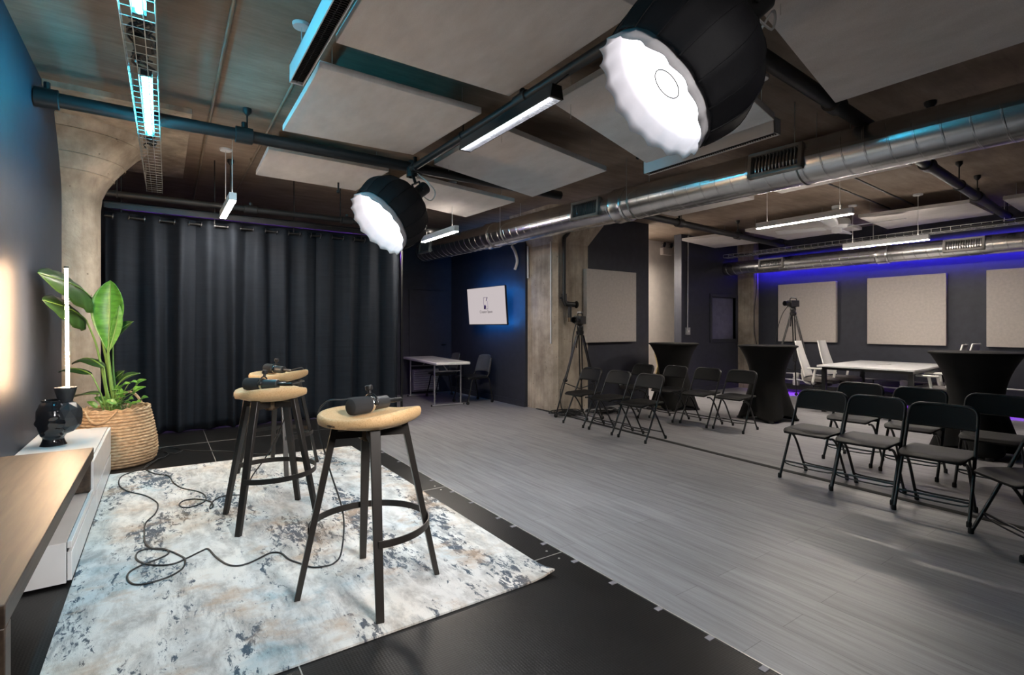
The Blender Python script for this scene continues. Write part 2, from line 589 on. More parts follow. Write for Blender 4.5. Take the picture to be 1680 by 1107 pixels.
def text_part(name, body, size, mat, parent, T, depth=0.0006):
    cu = bpy.data.curves.new(name, 'FONT')
    cu.body = body
    cu.size = size
    cu.align_x = 'CENTER'
    cu.align_y = 'CENTER'
    cu.extrude = depth
    tmp = bpy.data.objects.new(name + '_curve', cu)
    COL.objects.link(tmp)
    dg = bpy.context.evaluated_depsgraph_get()
    me = bpy.data.meshes.new_from_object(tmp.evaluated_get(dg))
    bpy.data.objects.remove(tmp)
    me.transform(T)
    me.materials.clear()
    me.materials.append(M[mat])
    o = bpy.data.objects.new(name, me)
    COL.objects.link(o)
    o.parent = parent
    return o

# ------------------------------------------------------------ the room
def wall(name, lo, hi, mat):
    return struct(MB().span(lo, hi).build(name, mat))

struct(MB().span((-0.89, -3.6, -0.1), (11.1, 10.5, 0)).build('floor', 'floor'))
cl = MB().span((-0.89, -3.6, CEIL), (11.1, 10.5, CEIL + 0.2))
struct(cl.build('ceiling', 'ceiling'))
wall('wall_left', (-0.89, -3.6, 0), (-0.76, 10.4, CEIL), 'left_wall')
wall('wall_back', (-0.76, 9.75, 0), (5.2, 9.85, CEIL), 'navy')
wall('wall_screen_side', (5.12, 7.05, 0), (5.22, 9.75, CEIL), 'navy')
wall('wall_center', (5.6, 6.35, 0), (7.43, 6.5, CEIL), 'navy')
wall('wall_recess', (7.2, 7.5, 0), (11.1, 7.6, CEIL), 'warm_white')
wall('wall_recess_side', (7.2, 6.5, 0), (7.3, 7.5, CEIL), 'navy')
wall('wall_end', (11.0, -3.6, 0), (11.1, 7.5, CEIL), 'navy')
wall('wall_front', (-0.76, -3.6, 0), (11.0, -3.5, CEIL), 'navy')
# window wall with its opening
ww = MB()
X0, X1, Y0, Y1 = 8.78, 11.0, 6.65, 6.83
a0, a1, z0, z1 = 9.80, 10.70, 1.10, 2.02
ww.span((X0, Y0, 0), (a0, Y1, CEIL)).span((a1, Y0, 0), (X1, Y1, CEIL)).span((a0, Y0, 0), (a1, Y1, z0)).span((a0, Y0, z1), (a1, Y1, CEIL))
struct(ww.build('wall_window_side', 'navy'))
w1 = MB()
t = 0.07
w1.span((a0 - t, Y0 - 0.025, z0 - t), (a0, Y0 + 0.06, z1 + t)).span((a1, Y0 - 0.025, z0 - t), (a1 + t, Y0 + 0.06, z1 + t))
w1.span((a0, Y0 - 0.025, z0 - t), (a1, Y0 + 0.06, z0)).span((a0, Y0 - 0.025, z1), (a1, Y0 + 0.06, z1 + t))
win = struct(w1.build('window_1', 'navy', bevel=0.004))
MB().span((a0 - 0.01, Y0 + 0.065, z0 - 0.01), (a1 + 0.01, Y0 + 0.08, z1 + 0.01)).build('pane', 'frosted', win)
# flush service door in the back wall
dr = struct(MB().span((4.15, 9.72, 0.02), (5.02, 9.75, 2.13)).build('door_1', 'navy', bevel=0.006))
MB().tube([(4.95, 9.72, 1.0), (4.95, 9.68, 1.0), (4.86, 9.68, 1.0)], 0.011).build('door_handle', 'black_metal', dr)
# baseboards
struct(MB().span((5.10, 7.05, 0), (5.12, 9.75, 0.1)).build('baseboard_screen_side', 'navy'))
struct(MB().span((5.92, 6.335, 0), (7.43, 6.35, 0.1)).build('baseboard_center', 'navy'))
struct(MB().span((8.78, 6.635, 0), (10.8, 6.65, 0.1)).build('baseboard_window_side', 'navy'))

# ------------------------------------------------------------ concrete columns
cap = MB()
prof = [(0.262, STAGE + 0.001), (0.262, 2.52), (0.275, 2.64), (0.32, 2.75), (0.385, 2.86), (0.47, 2.98), (0.56, 3.09), (0.62, 3.15), (0.65, 3.19), (0.655, 3.215), (0.655, 3.225)]
# form-board steps cast in the flared head
cap.lathe(prof, 48, Matrix.Translation((-0.76, 6.5, 0)))
for r_, z_ in ((0.45, 2.95), (0.36, 2.82), (0.60, 3.13)):
    cap.lathe([(r_ + 0.006, z_ - 0.006), (r_ + 0.014, z_), (r_ + 0.010, z_ + 0.006)], 48, Matrix.Translation((-0.76, 6.5, 0)))
cap.span((-0.755, 5.25, 3.225), (0.22, 7.6, CEIL))
tag(cap.build('concrete_column', 'concrete', at=(-0.76, 6.5, STAGE), angle=30), 'round concrete column with flared mushroom capital behind the tall green plant', 'column')
c2 = MB()
c2.prism([(5.2, 6.4, 0), (5.17, 7.05, 0), (5.9, 7.05, 0), (5.9, 6.34, 0), (5.26, 6.34, 0)], (0, 0, 2.72))
# flared head
a = [(5.2, 6.4, 2.72), (5.17, 7.05, 2.72), (5.9, 7.05, 2.72), (5.9, 6.34, 2.72), (5.26, 6.34, 2.72)]
bq = [(4.95, 6.2, CEIL), (4.95, 7.3, CEIL), (6.1, 7.3, CEIL), (6.25, 6.1, CEIL), (5.05, 6.1, CEIL)]
c2.add(a + bq, [(i, (i + 1) % 5, 5 + (i + 1) % 5, 5 + i) for i in range(5)])
# cast joints and raised form lines
c2.span((5.195, 6.55, 0.0), (5.215, 6.56, 1.2)).span((5.165, 6.93, 0.0), (5.195, 6.94, 1.35))
tag(c2.build('concrete_column', 'concrete', at=(5.2, 6.4, 0), angle=20), 'square tan concrete column between the television wall and the grey wall panel', 'column')
c3 = MB().span((10.8, 6.28, 0), (11.0, 6.65, CEIL))
tag(c3.build('concrete_column', 'concrete', at=(10.8, 6.28, 0)), 'narrow concrete pilaster in the far corner beside the interior window', 'column')

# ------------------------------------------------------------ stage
st = thing('stage_platform', 'low black stage of embossed deck panels under the rug and stools', 'stage', (0, 0, 0))
MB().span((-0.755, -3.4, 0.0), (1.715, 6.78, 0.165)).build('skirt', 'black_metal', st)
ys = [-3.4, -2.4, -1.93, -0.61, 0.71, 2.04, 3.36, 4.69, 6.02, 6.78]
xs = [-0.755, 0.39, 1.715]
for i in range(len(xs) - 1):
    for j in range(len(ys) - 1):
        MB().span((xs[i] + 0.002, ys[j] + 0.002, 0.165), (xs[i + 1] - 0.002, ys[j + 1] - 0.002, STAGE)).build('deck_panel', 'deck', st, bevel=0.0015)
et = MB().span((1.716, -3.4, 0.168), (1.722, 6.78, STAGE + 0.001))
et.build('edge_trim', 'aluminium', st)
js = MB()
for y in ys[1:-1]:
    js.span((-0.755, y - 0.0022, 0.19), (1.715, y + 0.0022, STAGE + 0.0008))
js.span((0.3878, -3.4, 0.19), (0.3922, 6.78, STAGE + 0.0008))
js.build('joint_strip', 'aluminium', st)
for y in (0.95, 1.16, 1.40, 1.66, 1.92, 2.17, 2.46, 2.62, 2.95, 3.22, 3.55, 3.84, 4.2, 4.6, 5.0, 5.4):
    MB().span((1.682, y - 0.012, STAGE), (1.714, y + 0.012, STAGE + 0.0025)).build('tape_tab', 'tape', st)
for y in ys[1:-1]:
    for dy in (-0.05, 0.05):
        MB().lathe([(0.006, 0), (0.006, 0.002), (0.001, 0.003)], 10, Matrix.Translation((1.655, y + dy, STAGE)), cap1=True).build('screw', 'aluminium', st)

# rug, its near right corner slightly lifted
rg = MB()
def rugpt(i, j):
    x = -0.335 + 1.86 * i / 30
    y = 1.865 + (3.13 + 0.10 * (1 - i / 30)) * j / 50
    z = STAGE + 0.010
    d = math.hypot(x - 1.525, y - 1.865)
    z += 0.022 * max(0, 1 - d / 0.16) ** 2
    return (x, y, z)
rg.grid(rugpt, 31, 51)
top_n = 31 * 51
k = len(rg.v)
rg.v += [(p[0], p[1], p[2] - 0.008) for p in rg.v[:top_n]]
rg.f += [tuple(k + q for q in f[::-1]) for f in rg.f[:]]
edge = [i * 51 for i in range(31)] + [30 * 51 + j for j in range(1, 51)] + [i * 51 + 50 for i in range(29, -1, -1)] + [j for j in range(49, 0, -1)]
for q in range(len(edge)):
    p_, r_ = edge[q], edge[(q + 1) % len(edge)]
    rg.f.append((p_, r_, k + r_, k + p_))
tag(rg.build('area_rug', 'rug', at=(0.6, 3.4, STAGE)), 'distressed cream, pale blue and tan abstract rug lying on the black stage', 'rug')

# dark cable cover running along the floor
fs = MB()
pts = [(5.18, 6.8), (5.12, 5.8), (5.02, 4.6), (4.93, 3.2), (4.86, 1.8), (4.80, 0.3), (4.74, -1.8)]
prof = [(-0.035, 0), (-0.02, 0.009), (0.02, 0.009), (0.035, 0)]
fs.grid(lambda i, j: (pts[i][0] + prof[j][0], pts[i][1], prof[j][1] + 0.0005), len(pts), 4)
tag(fs.build('floor_cable_cover', 'rubber', at=(4.95, 3.5, 0)), 'thin black cable cover strip across the grey floor under the front chairs', 'cable cover')

# ------------------------------------------------------------ curtains
rail = thing('curtain_rail', 'long black curtain track with rod hanging in front of the back area', 'curtain rail', (1.1, 6.75, 2.6))
R0 = Matrix.Translation((-1.1, -6.75, -2.6))
MB().tube([(-0.49, 6.75, 2.525), (2.86, 6.75, 2.525)], 0.014, 12, T=R0).build('rod', 'black_metal', rail)
MB().span((-0.49, 6.70, 2.60), (2.90, 6.76, 2.655), R0).span((-0.49, 6.685, 2.65), (2.90, 6.775, 2.66), R0).build('track', 'black_metal', rail)
hg = MB()
for x in (-0.35, 0.5, 1.35, 2.2, 2.75):
    hg.tube([(x, 6.73, 2.66), (x, 6.73, CEIL)], 0.006, 6, T=R0)
    hg.tube([(x, 6.75, 2.60), (x, 6.75, 2.525)], 0.008, 6, T=R0)
hg.build('hanger_rods', 'black_metal', rail)
def curtain(x0, x1, folds, seed, label, blend):
    rnd = random.Random(seed)
    root = thing('curtain', label, 'curtain', ((x0 + x1) / 2, 6.75, STAGE + 0.015), 0, 'blackout curtain panels')
    n = folds * 24 + 1
    ph = [rnd.uniform(-0.5, 0.5) for _ in range(folds + 2)]
    am = [rnd.uniform(0.55, 1.25) for _ in range(folds + 2)]
    H = 2.57 - STAGE - 0.015
    m = 26
    def pt(i, j):
        u = i / (n - 1)
        h = j / (m - 1)
        f = u * folds
        q = int(f)
        w = f - q
        low = 1 - h
        amp = 0.052 * (am[q] * (1 - w) + am[q + 1] * w) * (1 + 0.35 * low)
        y = amp * math.cos(2 * PI * f + low * (ph[q] * (1 - w) + ph[q + 1] * w) * 1.2) + 0.012 * low * math.sin(5.3 * f + seed)
        y += 0.012 * math.sin(2 * PI * f * 2.3 + 2 * seed) * (0.4 + low)
        x = x0 + (x1 - x0) * u + 0.03 * low * math.sin(2 * PI * f * 0.5 + seed)
        return (x - (x0 + x1) / 2, y, h * H)
    MB().grid(pt, n, m).build('cloth', 'curtain', root, thick=0.003, angle=80)
    for q in range(folds):
        for w in (0.25, 0.75):
            f = q + w
            x = x0 + (x1 - x0) * f / folds - (x0 + x1) / 2
            ring = [(x + 0.004 * math.sin(a), 0.026 * math.cos(a), H - 0.045 + 0.026 * math.sin(a)) for a in [2 * PI * t / 18 for t in range(18)]]
            MB().tube(ring, 0.006, 6, closed=True).build('grommet', 'grommet', root)
curtain(-0.485, 0.32, 3, 3, 'leftmost dark blue blackout curtain panel, behind the plant and concrete column', 0)
curtain(0.305, 1.62, 5, 11, 'widest dark blue blackout curtain panel, in the middle behind the far stools', 0)
curtain(1.60, 2.74, 4, 23, 'rightmost dark blue blackout curtain panel, ending near the white folding table', 0)
tag(MB().span((2.775, 6.795, 0), (2.80, 6.82, 2.60)).build('curtain_post', 'black_metal', at=(2.79, 6.8, 0)), 'slim black upright post at the right end of the curtains', 'post')
pst = thing('led_strip', 'purple light strip under an added shading plate behind the dark curtains', 'light strip', (1.2, 7.18, 2.41))
MB().span((-1.55, -0.01, -0.01), (1.65, 0.01, 0.01)).build('strip', 'lamp_purple', pst)
MB().span((-1.56, -0.06, 0.02), (1.66, 0.06, 0.025)).span((-1.56, 0.055, -0.02), (1.66, 0.06, 0.02)).build('channel', 'black_metal', pst)  # plates added to keep the purple light off the ceiling
tag(MB().span((-0.42, 7.06, 0.0), (-0.36, 7.09, 2.0)).build('timber_board', 'tan_panel', at=(-0.39, 7.07, 0)), 'narrow tan board standing between the concrete column and the curtain', 'board')

# ------------------------------------------------------------ ceiling clouds
def cloud(corners, label, thick=0.05):
    """corners of the underside; hangs on four thin wires"""
    cx = sum(c[0] for c in corners) / 4
    cy = sum(c[1] for c in corners) / 4
    cz = sum(c[2] for c in corners) / 4
    root = thing('ceiling_cloud', label, 'acoustic panel', (cx, cy, cz), 0, 'grey felt clouds hung under the ceiling')
    T = Matrix.Translation((-cx, -cy, -cz))
    MB().prism(corners, (0, 0, thick), T).build('felt_panel', 'cloud', root, bevel=0.004)
    w = MB()
    for c in corners:
        x, y = cx + (c[0] - cx) * 0.82, cy + (c[1] - cy) * 0.82
        w.tube([(x, y, cz), (x, y, CEIL)], 0.002, 5, T=T)
    w.build('hanging_wire', 'wire', root)

def rect(x0, x1, y0, y1, za, zb=None):
    zb = za if zb is None else zb
    return [(x0, y0, za), (x1, y0, zb), (x1, y1, zb), (x0, y1, za)]

cloud([(0.845, 3.43, 3.05), (2.08, 3.45, 3.05), (2.03, 4.66, 3.05), (0.855, 4.72, 3.05)], 'square grey ceiling cloud with a cyan-lit edge, just before the black cross pipe')
cloud(rect(0.85, 2.09, 1.84, 3.08, 3.05), 'largest-looking grey ceiling cloud at top centre, beside the white louvre pendant')
cloud([(0.835, 5.29, 3.05), (2.03, 5.31, 3.05), (1.98, 6.29, 3.05), (0.86, 6.26, 3.05)], 'grey ceiling cloud behind the black cross pipe, above the left half of the curtain')
cloud([(2.25, 5.30, 3.03), (3.60, 5.18, 2.91), (3.53, 6.28, 2.91), (2.25, 6.35, 3.03)], 'grey ceiling cloud behind the smaller softbox, over the lit pendant by the duct end')
cloud(rect(2.30, 3.56, 3.56, 4.76, 3.03, 2.88), 'tilted grey ceiling cloud behind the lit black louvre light')
cloud(rect(2.39, 3.42, 1.84, 2.95, 3.03, 2.77), 'tilted grey ceiling cloud partly hidden behind the larger softbox')
cloud([(2.5, 0.45, 3.04), (3.83, 0.48, 2.9), (3.8, 1.625, 2.9), (2.5, 1.46, 3.04)], 'grey ceiling cloud at top right, in front of the big duct')
cloud(rect(5.2, 6.45, 3.74, 5.0, 3.05), 'mauve-lit ceiling cloud showing under the big duct, beside the black pipe over the chairs')
cloud(rect(5.2, 6.45, 2.02, 3.38, 3.05), 'mauve-lit ceiling cloud half hidden behind the big duct at the right')
cloud([(8.54, 5.50, 3.05), (9.88, 5.57, 3.05), (9.74, 6.53, 3.05), (8.38, 6.34, 3.05)], 'mauve-lit ceiling cloud in front of the interior window wall')
cloud([(8.55, 3.78, 3.05), (10.0, 3.85, 3.05), (10.0, 5.12, 3.05), (8.5, 5.1, 3.05)], 'mauve-lit ceiling cloud above the white linear pendant and ceiling fan')
cloud([(9.04, 2.19, 3.05), (10.27, 2.21, 3.05), (10.3, 3.58, 3.05), (8.85, 3.46, 3.05)], 'mauve-lit ceiling cloud between the ceiling fan and the right black pipe')
cloud([(9.19, 0.65, 3.05), (10.4, 0.68, 3.05), (10.35, 1.93, 3.05), (9.19, 1.89, 3.05)], 'mauve-lit ceiling cloud at the far right edge beyond the black pipe')

# ------------------------------------------------------------ pipes and conduits
def pipe(name, label, pts, r, couplings=(), mat='pipe', hangers=(), cat='pipe'):
    a, b = Vector(pts[0]), Vector(pts[-1])
    c = (a + b) / 2
    root = thing(name, label, cat, c)
    T = Matrix.Translation(-c)
    MB().tube(pts, r, 16, T=T).build('pipe_run', mat, root)
    d = (b - a).normalized()
    for t in couplings:
        p = a.lerp(b, t)
        MB().lathe([(r, -0.07), (r * 1.35, -0.065), (r * 1.35, 0.065), (r, 0.07)], 18, frame_to(p - c, d, (0, 0.3, 1))).tube([p - c + Vector((0, 0, r)), p - c + Vector((0, 0, r * 2.2))], 0.02, 8).build('coupling', mat, root)
    for t in hangers:
        p = a.lerp(b, t)
        h = MB()
        ring = [(p - c) + Vector((0, math.cos(q) * r * 1.1, math.sin(q) * r * 1.1)) if abs(d.x) > abs(d.y) else (p - c) + Vector((math.cos(q) * r * 1.1, 0, math.sin(q) * r * 1.1)) for q in [2 * PI * k / 16 for k in range(16)]]
        h.tube(ring, 0.008, 6, closed=True)
        top = CEIL - c.z
        h.tube([p - c + Vector((0, 0, r)), Vector(((p - c).x, (p - c).y, top))], 0.007, 6)
        h.lathe([(0.012, -0.06), (0.035, -0.03), (0.035, 0)], 10, Matrix.Translation(((p - c).x, (p - c).y, top)), cap0=True)
        h.build('hanger', mat, root)
    return root

pipe('sprinkler_pipe', 'black pipe crossing from the left wall above the stools to the big duct', [(-0.76, 4.97, 3.03), (4.15, 4.97, 3.03)], 0.052, (0.015, 0.275, 0.6), hangers=(0.28, 0.9))
pipe('sprinkler_pipe', 'black pipe running towards the camera from the cross pipe past the lit louvre light', [(2.13, 4.97, 3.0), (2.13, 1.2, 3.0)], 0.034, (0.53, 0.02), hangers=(0.3, 0.9))
pipe('lighting_pipe', 'slimmer black tube strapped alongside the lengthwise black pipe', [(2.20, 4.9, 3.035), (2.20, 1.2, 3.035)], 0.02, ())
pipe('sprinkler_pipe', 'black pipe passing behind the larger softbox and under the duct to the far right wall', [(2.13, 1.64, 3.0), (10.9, 2.10, 3.0)], 0.05, (0.22, 0.48, 0.72), hangers=(0.62, 0.72, 0.93))
pipe('sprinkler_pipe', 'black pipe over the left chairs from the big duct to the end wall', [(4.9, 4.99, 3.0), (10.9, 5.40, 3.0)], 0.05, (0.30, 0.6, 0.9), hangers=(0.31, 0.6))
pipe('sprinkler_pipe', 'black pipe just above the curtain track', [(-0.5, 6.6, 2.73), (3.6, 6.6, 2.74)], 0.034, (0.33, 0.6), hangers=(0.03, 0.28, 0.58))
pipe('conduit', 'thin steel conduit along the bare ceiling over the first stool', [(0.33, 1.5, 3.25), (0.39, 9.3, 3.25)], 0.011, (), 'rust_conduit')
pipe('conduit', 'thin steel conduit along the edge of the grey ceiling clouds', [(0.82, 1.5, 3.22), (0.84, 9.3, 3.22)], 0.011, (0.62,), 'rust_conduit')
pipe('conduit', 'upper of two thin conduits behind the big duct at the right', [(6.3, 2.75, 3.2), (9.3, 2.9, 3.2)], 0.011, (), 'pipe')
pipe('conduit', 'lower of two thin conduits behind the big duct at the right', [(6.3, 3.05, 3.2), (9.3, 3.2, 3.2)], 0.011, (), 'pipe')

def sprinkler(x, y, label, drop=0.13):
    root = thing('sprinkler_drop', label, 'sprinkler', (x, y, CEIL), 0, 'black sprinkler drops')
    MB().lathe([(0.045, 0), (0.045, -0.02), (0.018, -0.06)], 12).tube([(0, 0, -0.05), (0, 0, -drop)], 0.011, 8).build('drop_pipe', 'pipe', root)
    MB().lathe([(0.012, -drop), (0.022, -drop - 0.015), (0.022, -drop - 0.035), (0.006, -drop - 0.045)], 10, cap1=True).build('sprinkler_head', 'pipe', root)
sprinkler(4.05, 3.6, 'small black sprinkler drop on the ceiling above the middle of the big duct')
sprinkler(5.35, 1.55, 'small black sprinkler drop on the ceiling above the right end of the big duct')
sprinkler(1.7, 6.05, 'small black sprinkler drop on the ceiling before the curtain track', 0.3)

# ------------------------------------------------------------ linear pendants
def pendant(x, y0, y1, z, label, w=0.065, h=0.08, rot=0.0, cords=((0.12,), (0.88,))):
    cy = (y0 + y1) / 2
    ln = y1 - y0
    root = thing('linear_pendant', label, 'pendant light', (x, cy, z), rot, 'white linear pendants')
    MB().span((-w / 2, -ln / 2, 0.004), (w / 2, ln / 2, h)).build('housing', 'white_metal', root, bevel=0.003)
    MB().span((-w / 2 + 0.006, -ln / 2 + 0.006, -0.002), (w / 2 - 0.006, ln / 2 - 0.006, 0.006)).build('diffuser', 'lamp_pend', root)
    MB().span((-w / 2 + 0.022, -ln / 2 + 0.03, h), (w / 2 - 0.022, ln / 2 - 0.03, h + 0.0015)).build('fill_strip', 'fill_up', root)  # added strip that throws light up on the ceiling
    for (t,) in cords:
        y = -ln / 2 + ln * t
        MB().tube([(0, y, h), (0, y, CEIL - z)], 0.0035, 6).build('cord', 'white_plastic', root)
        MB().lathe([(0.055, CEIL - z - 0.022), (0.06, CEIL - z - 0.012), (0.06, CEIL - z)], 18, Matrix.Translation((0, y, 0)), cap0=True).build('canopy', 'white_metal', root)
    return root
pendant(0.565, 5.55, 6.52, 2.58, 'short lit white pendant hanging in front of the curtain', cords=((0.06,), (0.7,)))
pendant(3.14, 5.83, 6.86, 2.6, 'lit white pendant beside the blunt end of the big duct')
pendant(6.95, 2.78, 3.98, 2.75, 'lit white pendant over the chairs, left of the ceiling fan', rot=0.03)
pendant(8.92, 2.6, 3.69, 2.6, 'lit white pendant in front of the far duct, below the ceiling fan', rot=0.03)
# and three unseen ones, added to brighten the recess behind the panelled wall
for y_, lab_ in ((6.95, 'nearest of three'), (7.18, 'middle of three'), (7.40, 'farthest of three')):
    pendant(7.70, y_ - 0.37, y_ + 0.37, 2.8, 'unseen lit white pendant added to brighten the pale recess behind the panelled wall, %s' % lab_, rot=PI / 2)

def louvre_pendant(x, y0, y1, z, label, w=0.085, h=0.115):
    cy, ln = (y0 + y1) / 2, y1 - y0
    root = thing('louvre_pendant', label, 'pendant light', (x, cy, z), 0, 'white louvre pendants')
    hb = MB()
    hb.span((-w / 2, -ln / 2, 0), (-w / 2 + 0.006, ln / 2, h)).span((w / 2 - 0.006, -ln / 2, 0), (w / 2, ln / 2, h))
    hb.span((-w / 2, -ln / 2, 0), (w / 2, -ln / 2 + 0.006, h)).span((-w / 2, ln / 2 - 0.006, 0), (w / 2, ln / 2, h)).span((-w / 2, -ln / 2, h - 0.006), (w / 2, ln / 2, h))
    hb.build('housing', 'white_metal', root)
    lv = MB()
    y = -ln / 2 + 0.03
    while y < ln / 2 - 0.02:
        lv.box((0, y, 0.022), (w - 0.014, 0.004, 0.03))
        y += 0.02
    lv.span((-0.002, -ln / 2 + 0.01, 0.010), (0.002, ln / 2 - 0.01, 0.034))
    lv.build('louvre', 'black_plastic', root)
    for t in (-0.4, 0.4):
        MB().tube([(0, t * ln, h), (0, t * ln, CEIL - z)], 0.003, 6).build('cord', 'white_plastic', root)
        MB().lathe([(0.05, CEIL - z - 0.02), (0.055, CEIL - z)], 18, Matrix.Translation((0, t * ln, 0)), cap0=True).build('canopy', 'white_metal', root)
louvre_pendant(0.725, 2.05, 3.54, 2.95, 'unlit white pendant with dark louvre underside at the edge of the top ceiling cloud')
louvre_pendant(3.76, 2.0, 3.24, 2.80, 'unlit white pendant with dark louvre underside between the larger softbox and the duct')

tl = thing('track_light', 'lit black louvre light hanging from the lengthwise black pipe', 'pendant light', (1.965, 2.95, 2.75))
tb = MB()
tb.prism([(-0.05, -0.57, 0.0), (0.05, -0.57, 0.0), (0.036, -0.57, 0.075), (-0.036, -0.57, 0.075)], (0, 0.012, 0))
tb.prism([(-0.05, 0.558, 0.0), (0.05, 0.558, 0.0), (0.036, 0.558, 0.075), (-0.036, 0.558, 0.075)], (0, 0.012, 0))
tb.prism([(-0.05, -0.57, 0.0), (-0.044, -0.57, 0.0), (-0.03, -0.57, 0.075), (-0.036, -0.57, 0.075)], (0, 1.14, 0))
tb.prism([(0.05, -0.57, 0.0), (0.044, -0.57, 0.0), (0.03, -0.57, 0.075), (0.036, -0.57, 0.075)], (0, 1.14, 0))
tb.span((-0.036, -0.57, 0.07), (0.036, 0.57, 0.08))
tb.build('housing', 'black_metal', tl)
MB().span((-0.020, -0.555, 0.062), (0.020, 0.555, 0.067)).build('lamp', 'lamp_cool', tl)
lv = MB()
for q in range(31):
    lv.box((0, -0.55 + 1.1 * q / 30, 0.018), (0.086, 0.003, 0.034))
lv.build('louvre', 'reflector', tl)
for y in (-0.5, 0.42):
    MB().tube([(0, y, 0.08), (0.16, y + 0.01, 0.22)], 0.004, 6).tube([(0, y + 0.03, 0.08), (0.16, y + 0.015, 0.22)], 0.004, 6).build('hook', 'black_metal', tl)

# ------------------------------------------------------------ wire tray with the cyan tubes
tr = thing('cable_tray', 'wire mesh cable tray hung lengthwise under the ceiling near the left wall', 'cable tray', (-0.085, 4.9, 2.93))
wm = MB()
ty0, ty1 = -2.4, 2.35
def tx(y):
    return 0.02 * (y / 2.4)
for (px_, pz_) in ((-0.075, 0.06), (-0.075, 0.0), (-0.025, 0.0), (0.025, 0.0), (0.075, 0.0), (0.075, 0.06)):
    wm.tube([(px_ + tx(ty0), ty0, pz_), (px_ + tx(ty1), ty1, pz_)], 0.0028, 5)
y = ty0
while y <= ty1:
    wm.tube([(-0.075 + tx(y), y, 0.06), (-0.075 + tx(y), y, 0), (0.075 + tx(y), y, 0), (0.075 + tx(y), y, 0.06)], 0.0024, 5)
    y += 0.1
wm.build('wire_basket', 'wire', tr)
for y in (-1.9, -0.4, 1.2, 2.2):
    MB().tube([(-0.08 + tx(y), y, 0.05), (-0.08 + tx(y), y, CEIL - 2.93)], 0.004, 6).build('hanger_rod', 'wire', tr)
def cyan(y0, y1, label):
    cx = -0.075 + 0.02 * ((y0 + y1) / 2 - 4.9) / 2.4
    root = thing('tube_light', label, 'tube light', (cx, (y0 + y1) / 2, 2.937), 0, 'cyan tube lights in the wire tray')
    ln = y1 - y0
    MB().span((-0.03, -ln / 2, 0.03), (0.03, ln / 2, 0.05)).build('batten', 'white_metal', root)
    MB().tube([(0, -ln / 2 + 0.01, 0.018), (0, ln / 2 - 0.01, 0.018)], 0.016, 12).build('tube', 'lamp_cyan', root)
    MB().span((-0.03, -ln / 2 - 0.01, 0.002), (0.03, -ln / 2 + 0.012, 0.05)).span((-0.03, ln / 2 - 0.012, 0.002), (0.03, ln / 2 + 0.01, 0.05)).build('end_cap', 'black_plastic', root)
cyan(3.93, 5.12, 'cyan tube light in the wire tray just before the black cross pipe')
cyan(2.45, 3.18, 'cyan tube light in the wire tray at the top edge of the picture')
rnd = random.Random(5)
cc = MB()
for q in range(7):
    p = [(rnd.uniform(-0.06, 0.06) - 0.09, 3.3 + 0.09 * k2 + rnd.uniform(-0.02, 0.02), 2.942 + rnd.uniform(0.0, 0.05)) for k2 in range(7)]
    cc.tube(smooth_path(p, 4), 0.007, 6)
cc.span((-0.13, 3.42, 2.94), (-0.05, 3.62, 2.985))
tag(cc.build('cable_bundle', 'cable', at=(-0.09, 3.5, 2.94)), 'tangle of black cables and adapter between the two cyan tube lights', 'cables')
cc = MB()
for q in range(5):
    p = [(rnd.uniform(-0.05, 0.05) - 0.08, 5.2 + 0.07 * k2, 2.942 + rnd.uniform(0.0, 0.04)) for k2 in range(6)]
    cc.tube(smooth_path(p, 4), 0.006, 6)
tag(cc.build('cable_bundle', 'cable', at=(-0.08, 5.35, 2.94)), 'black cables in the wire tray beyond the longer cyan tube light', 'cables')

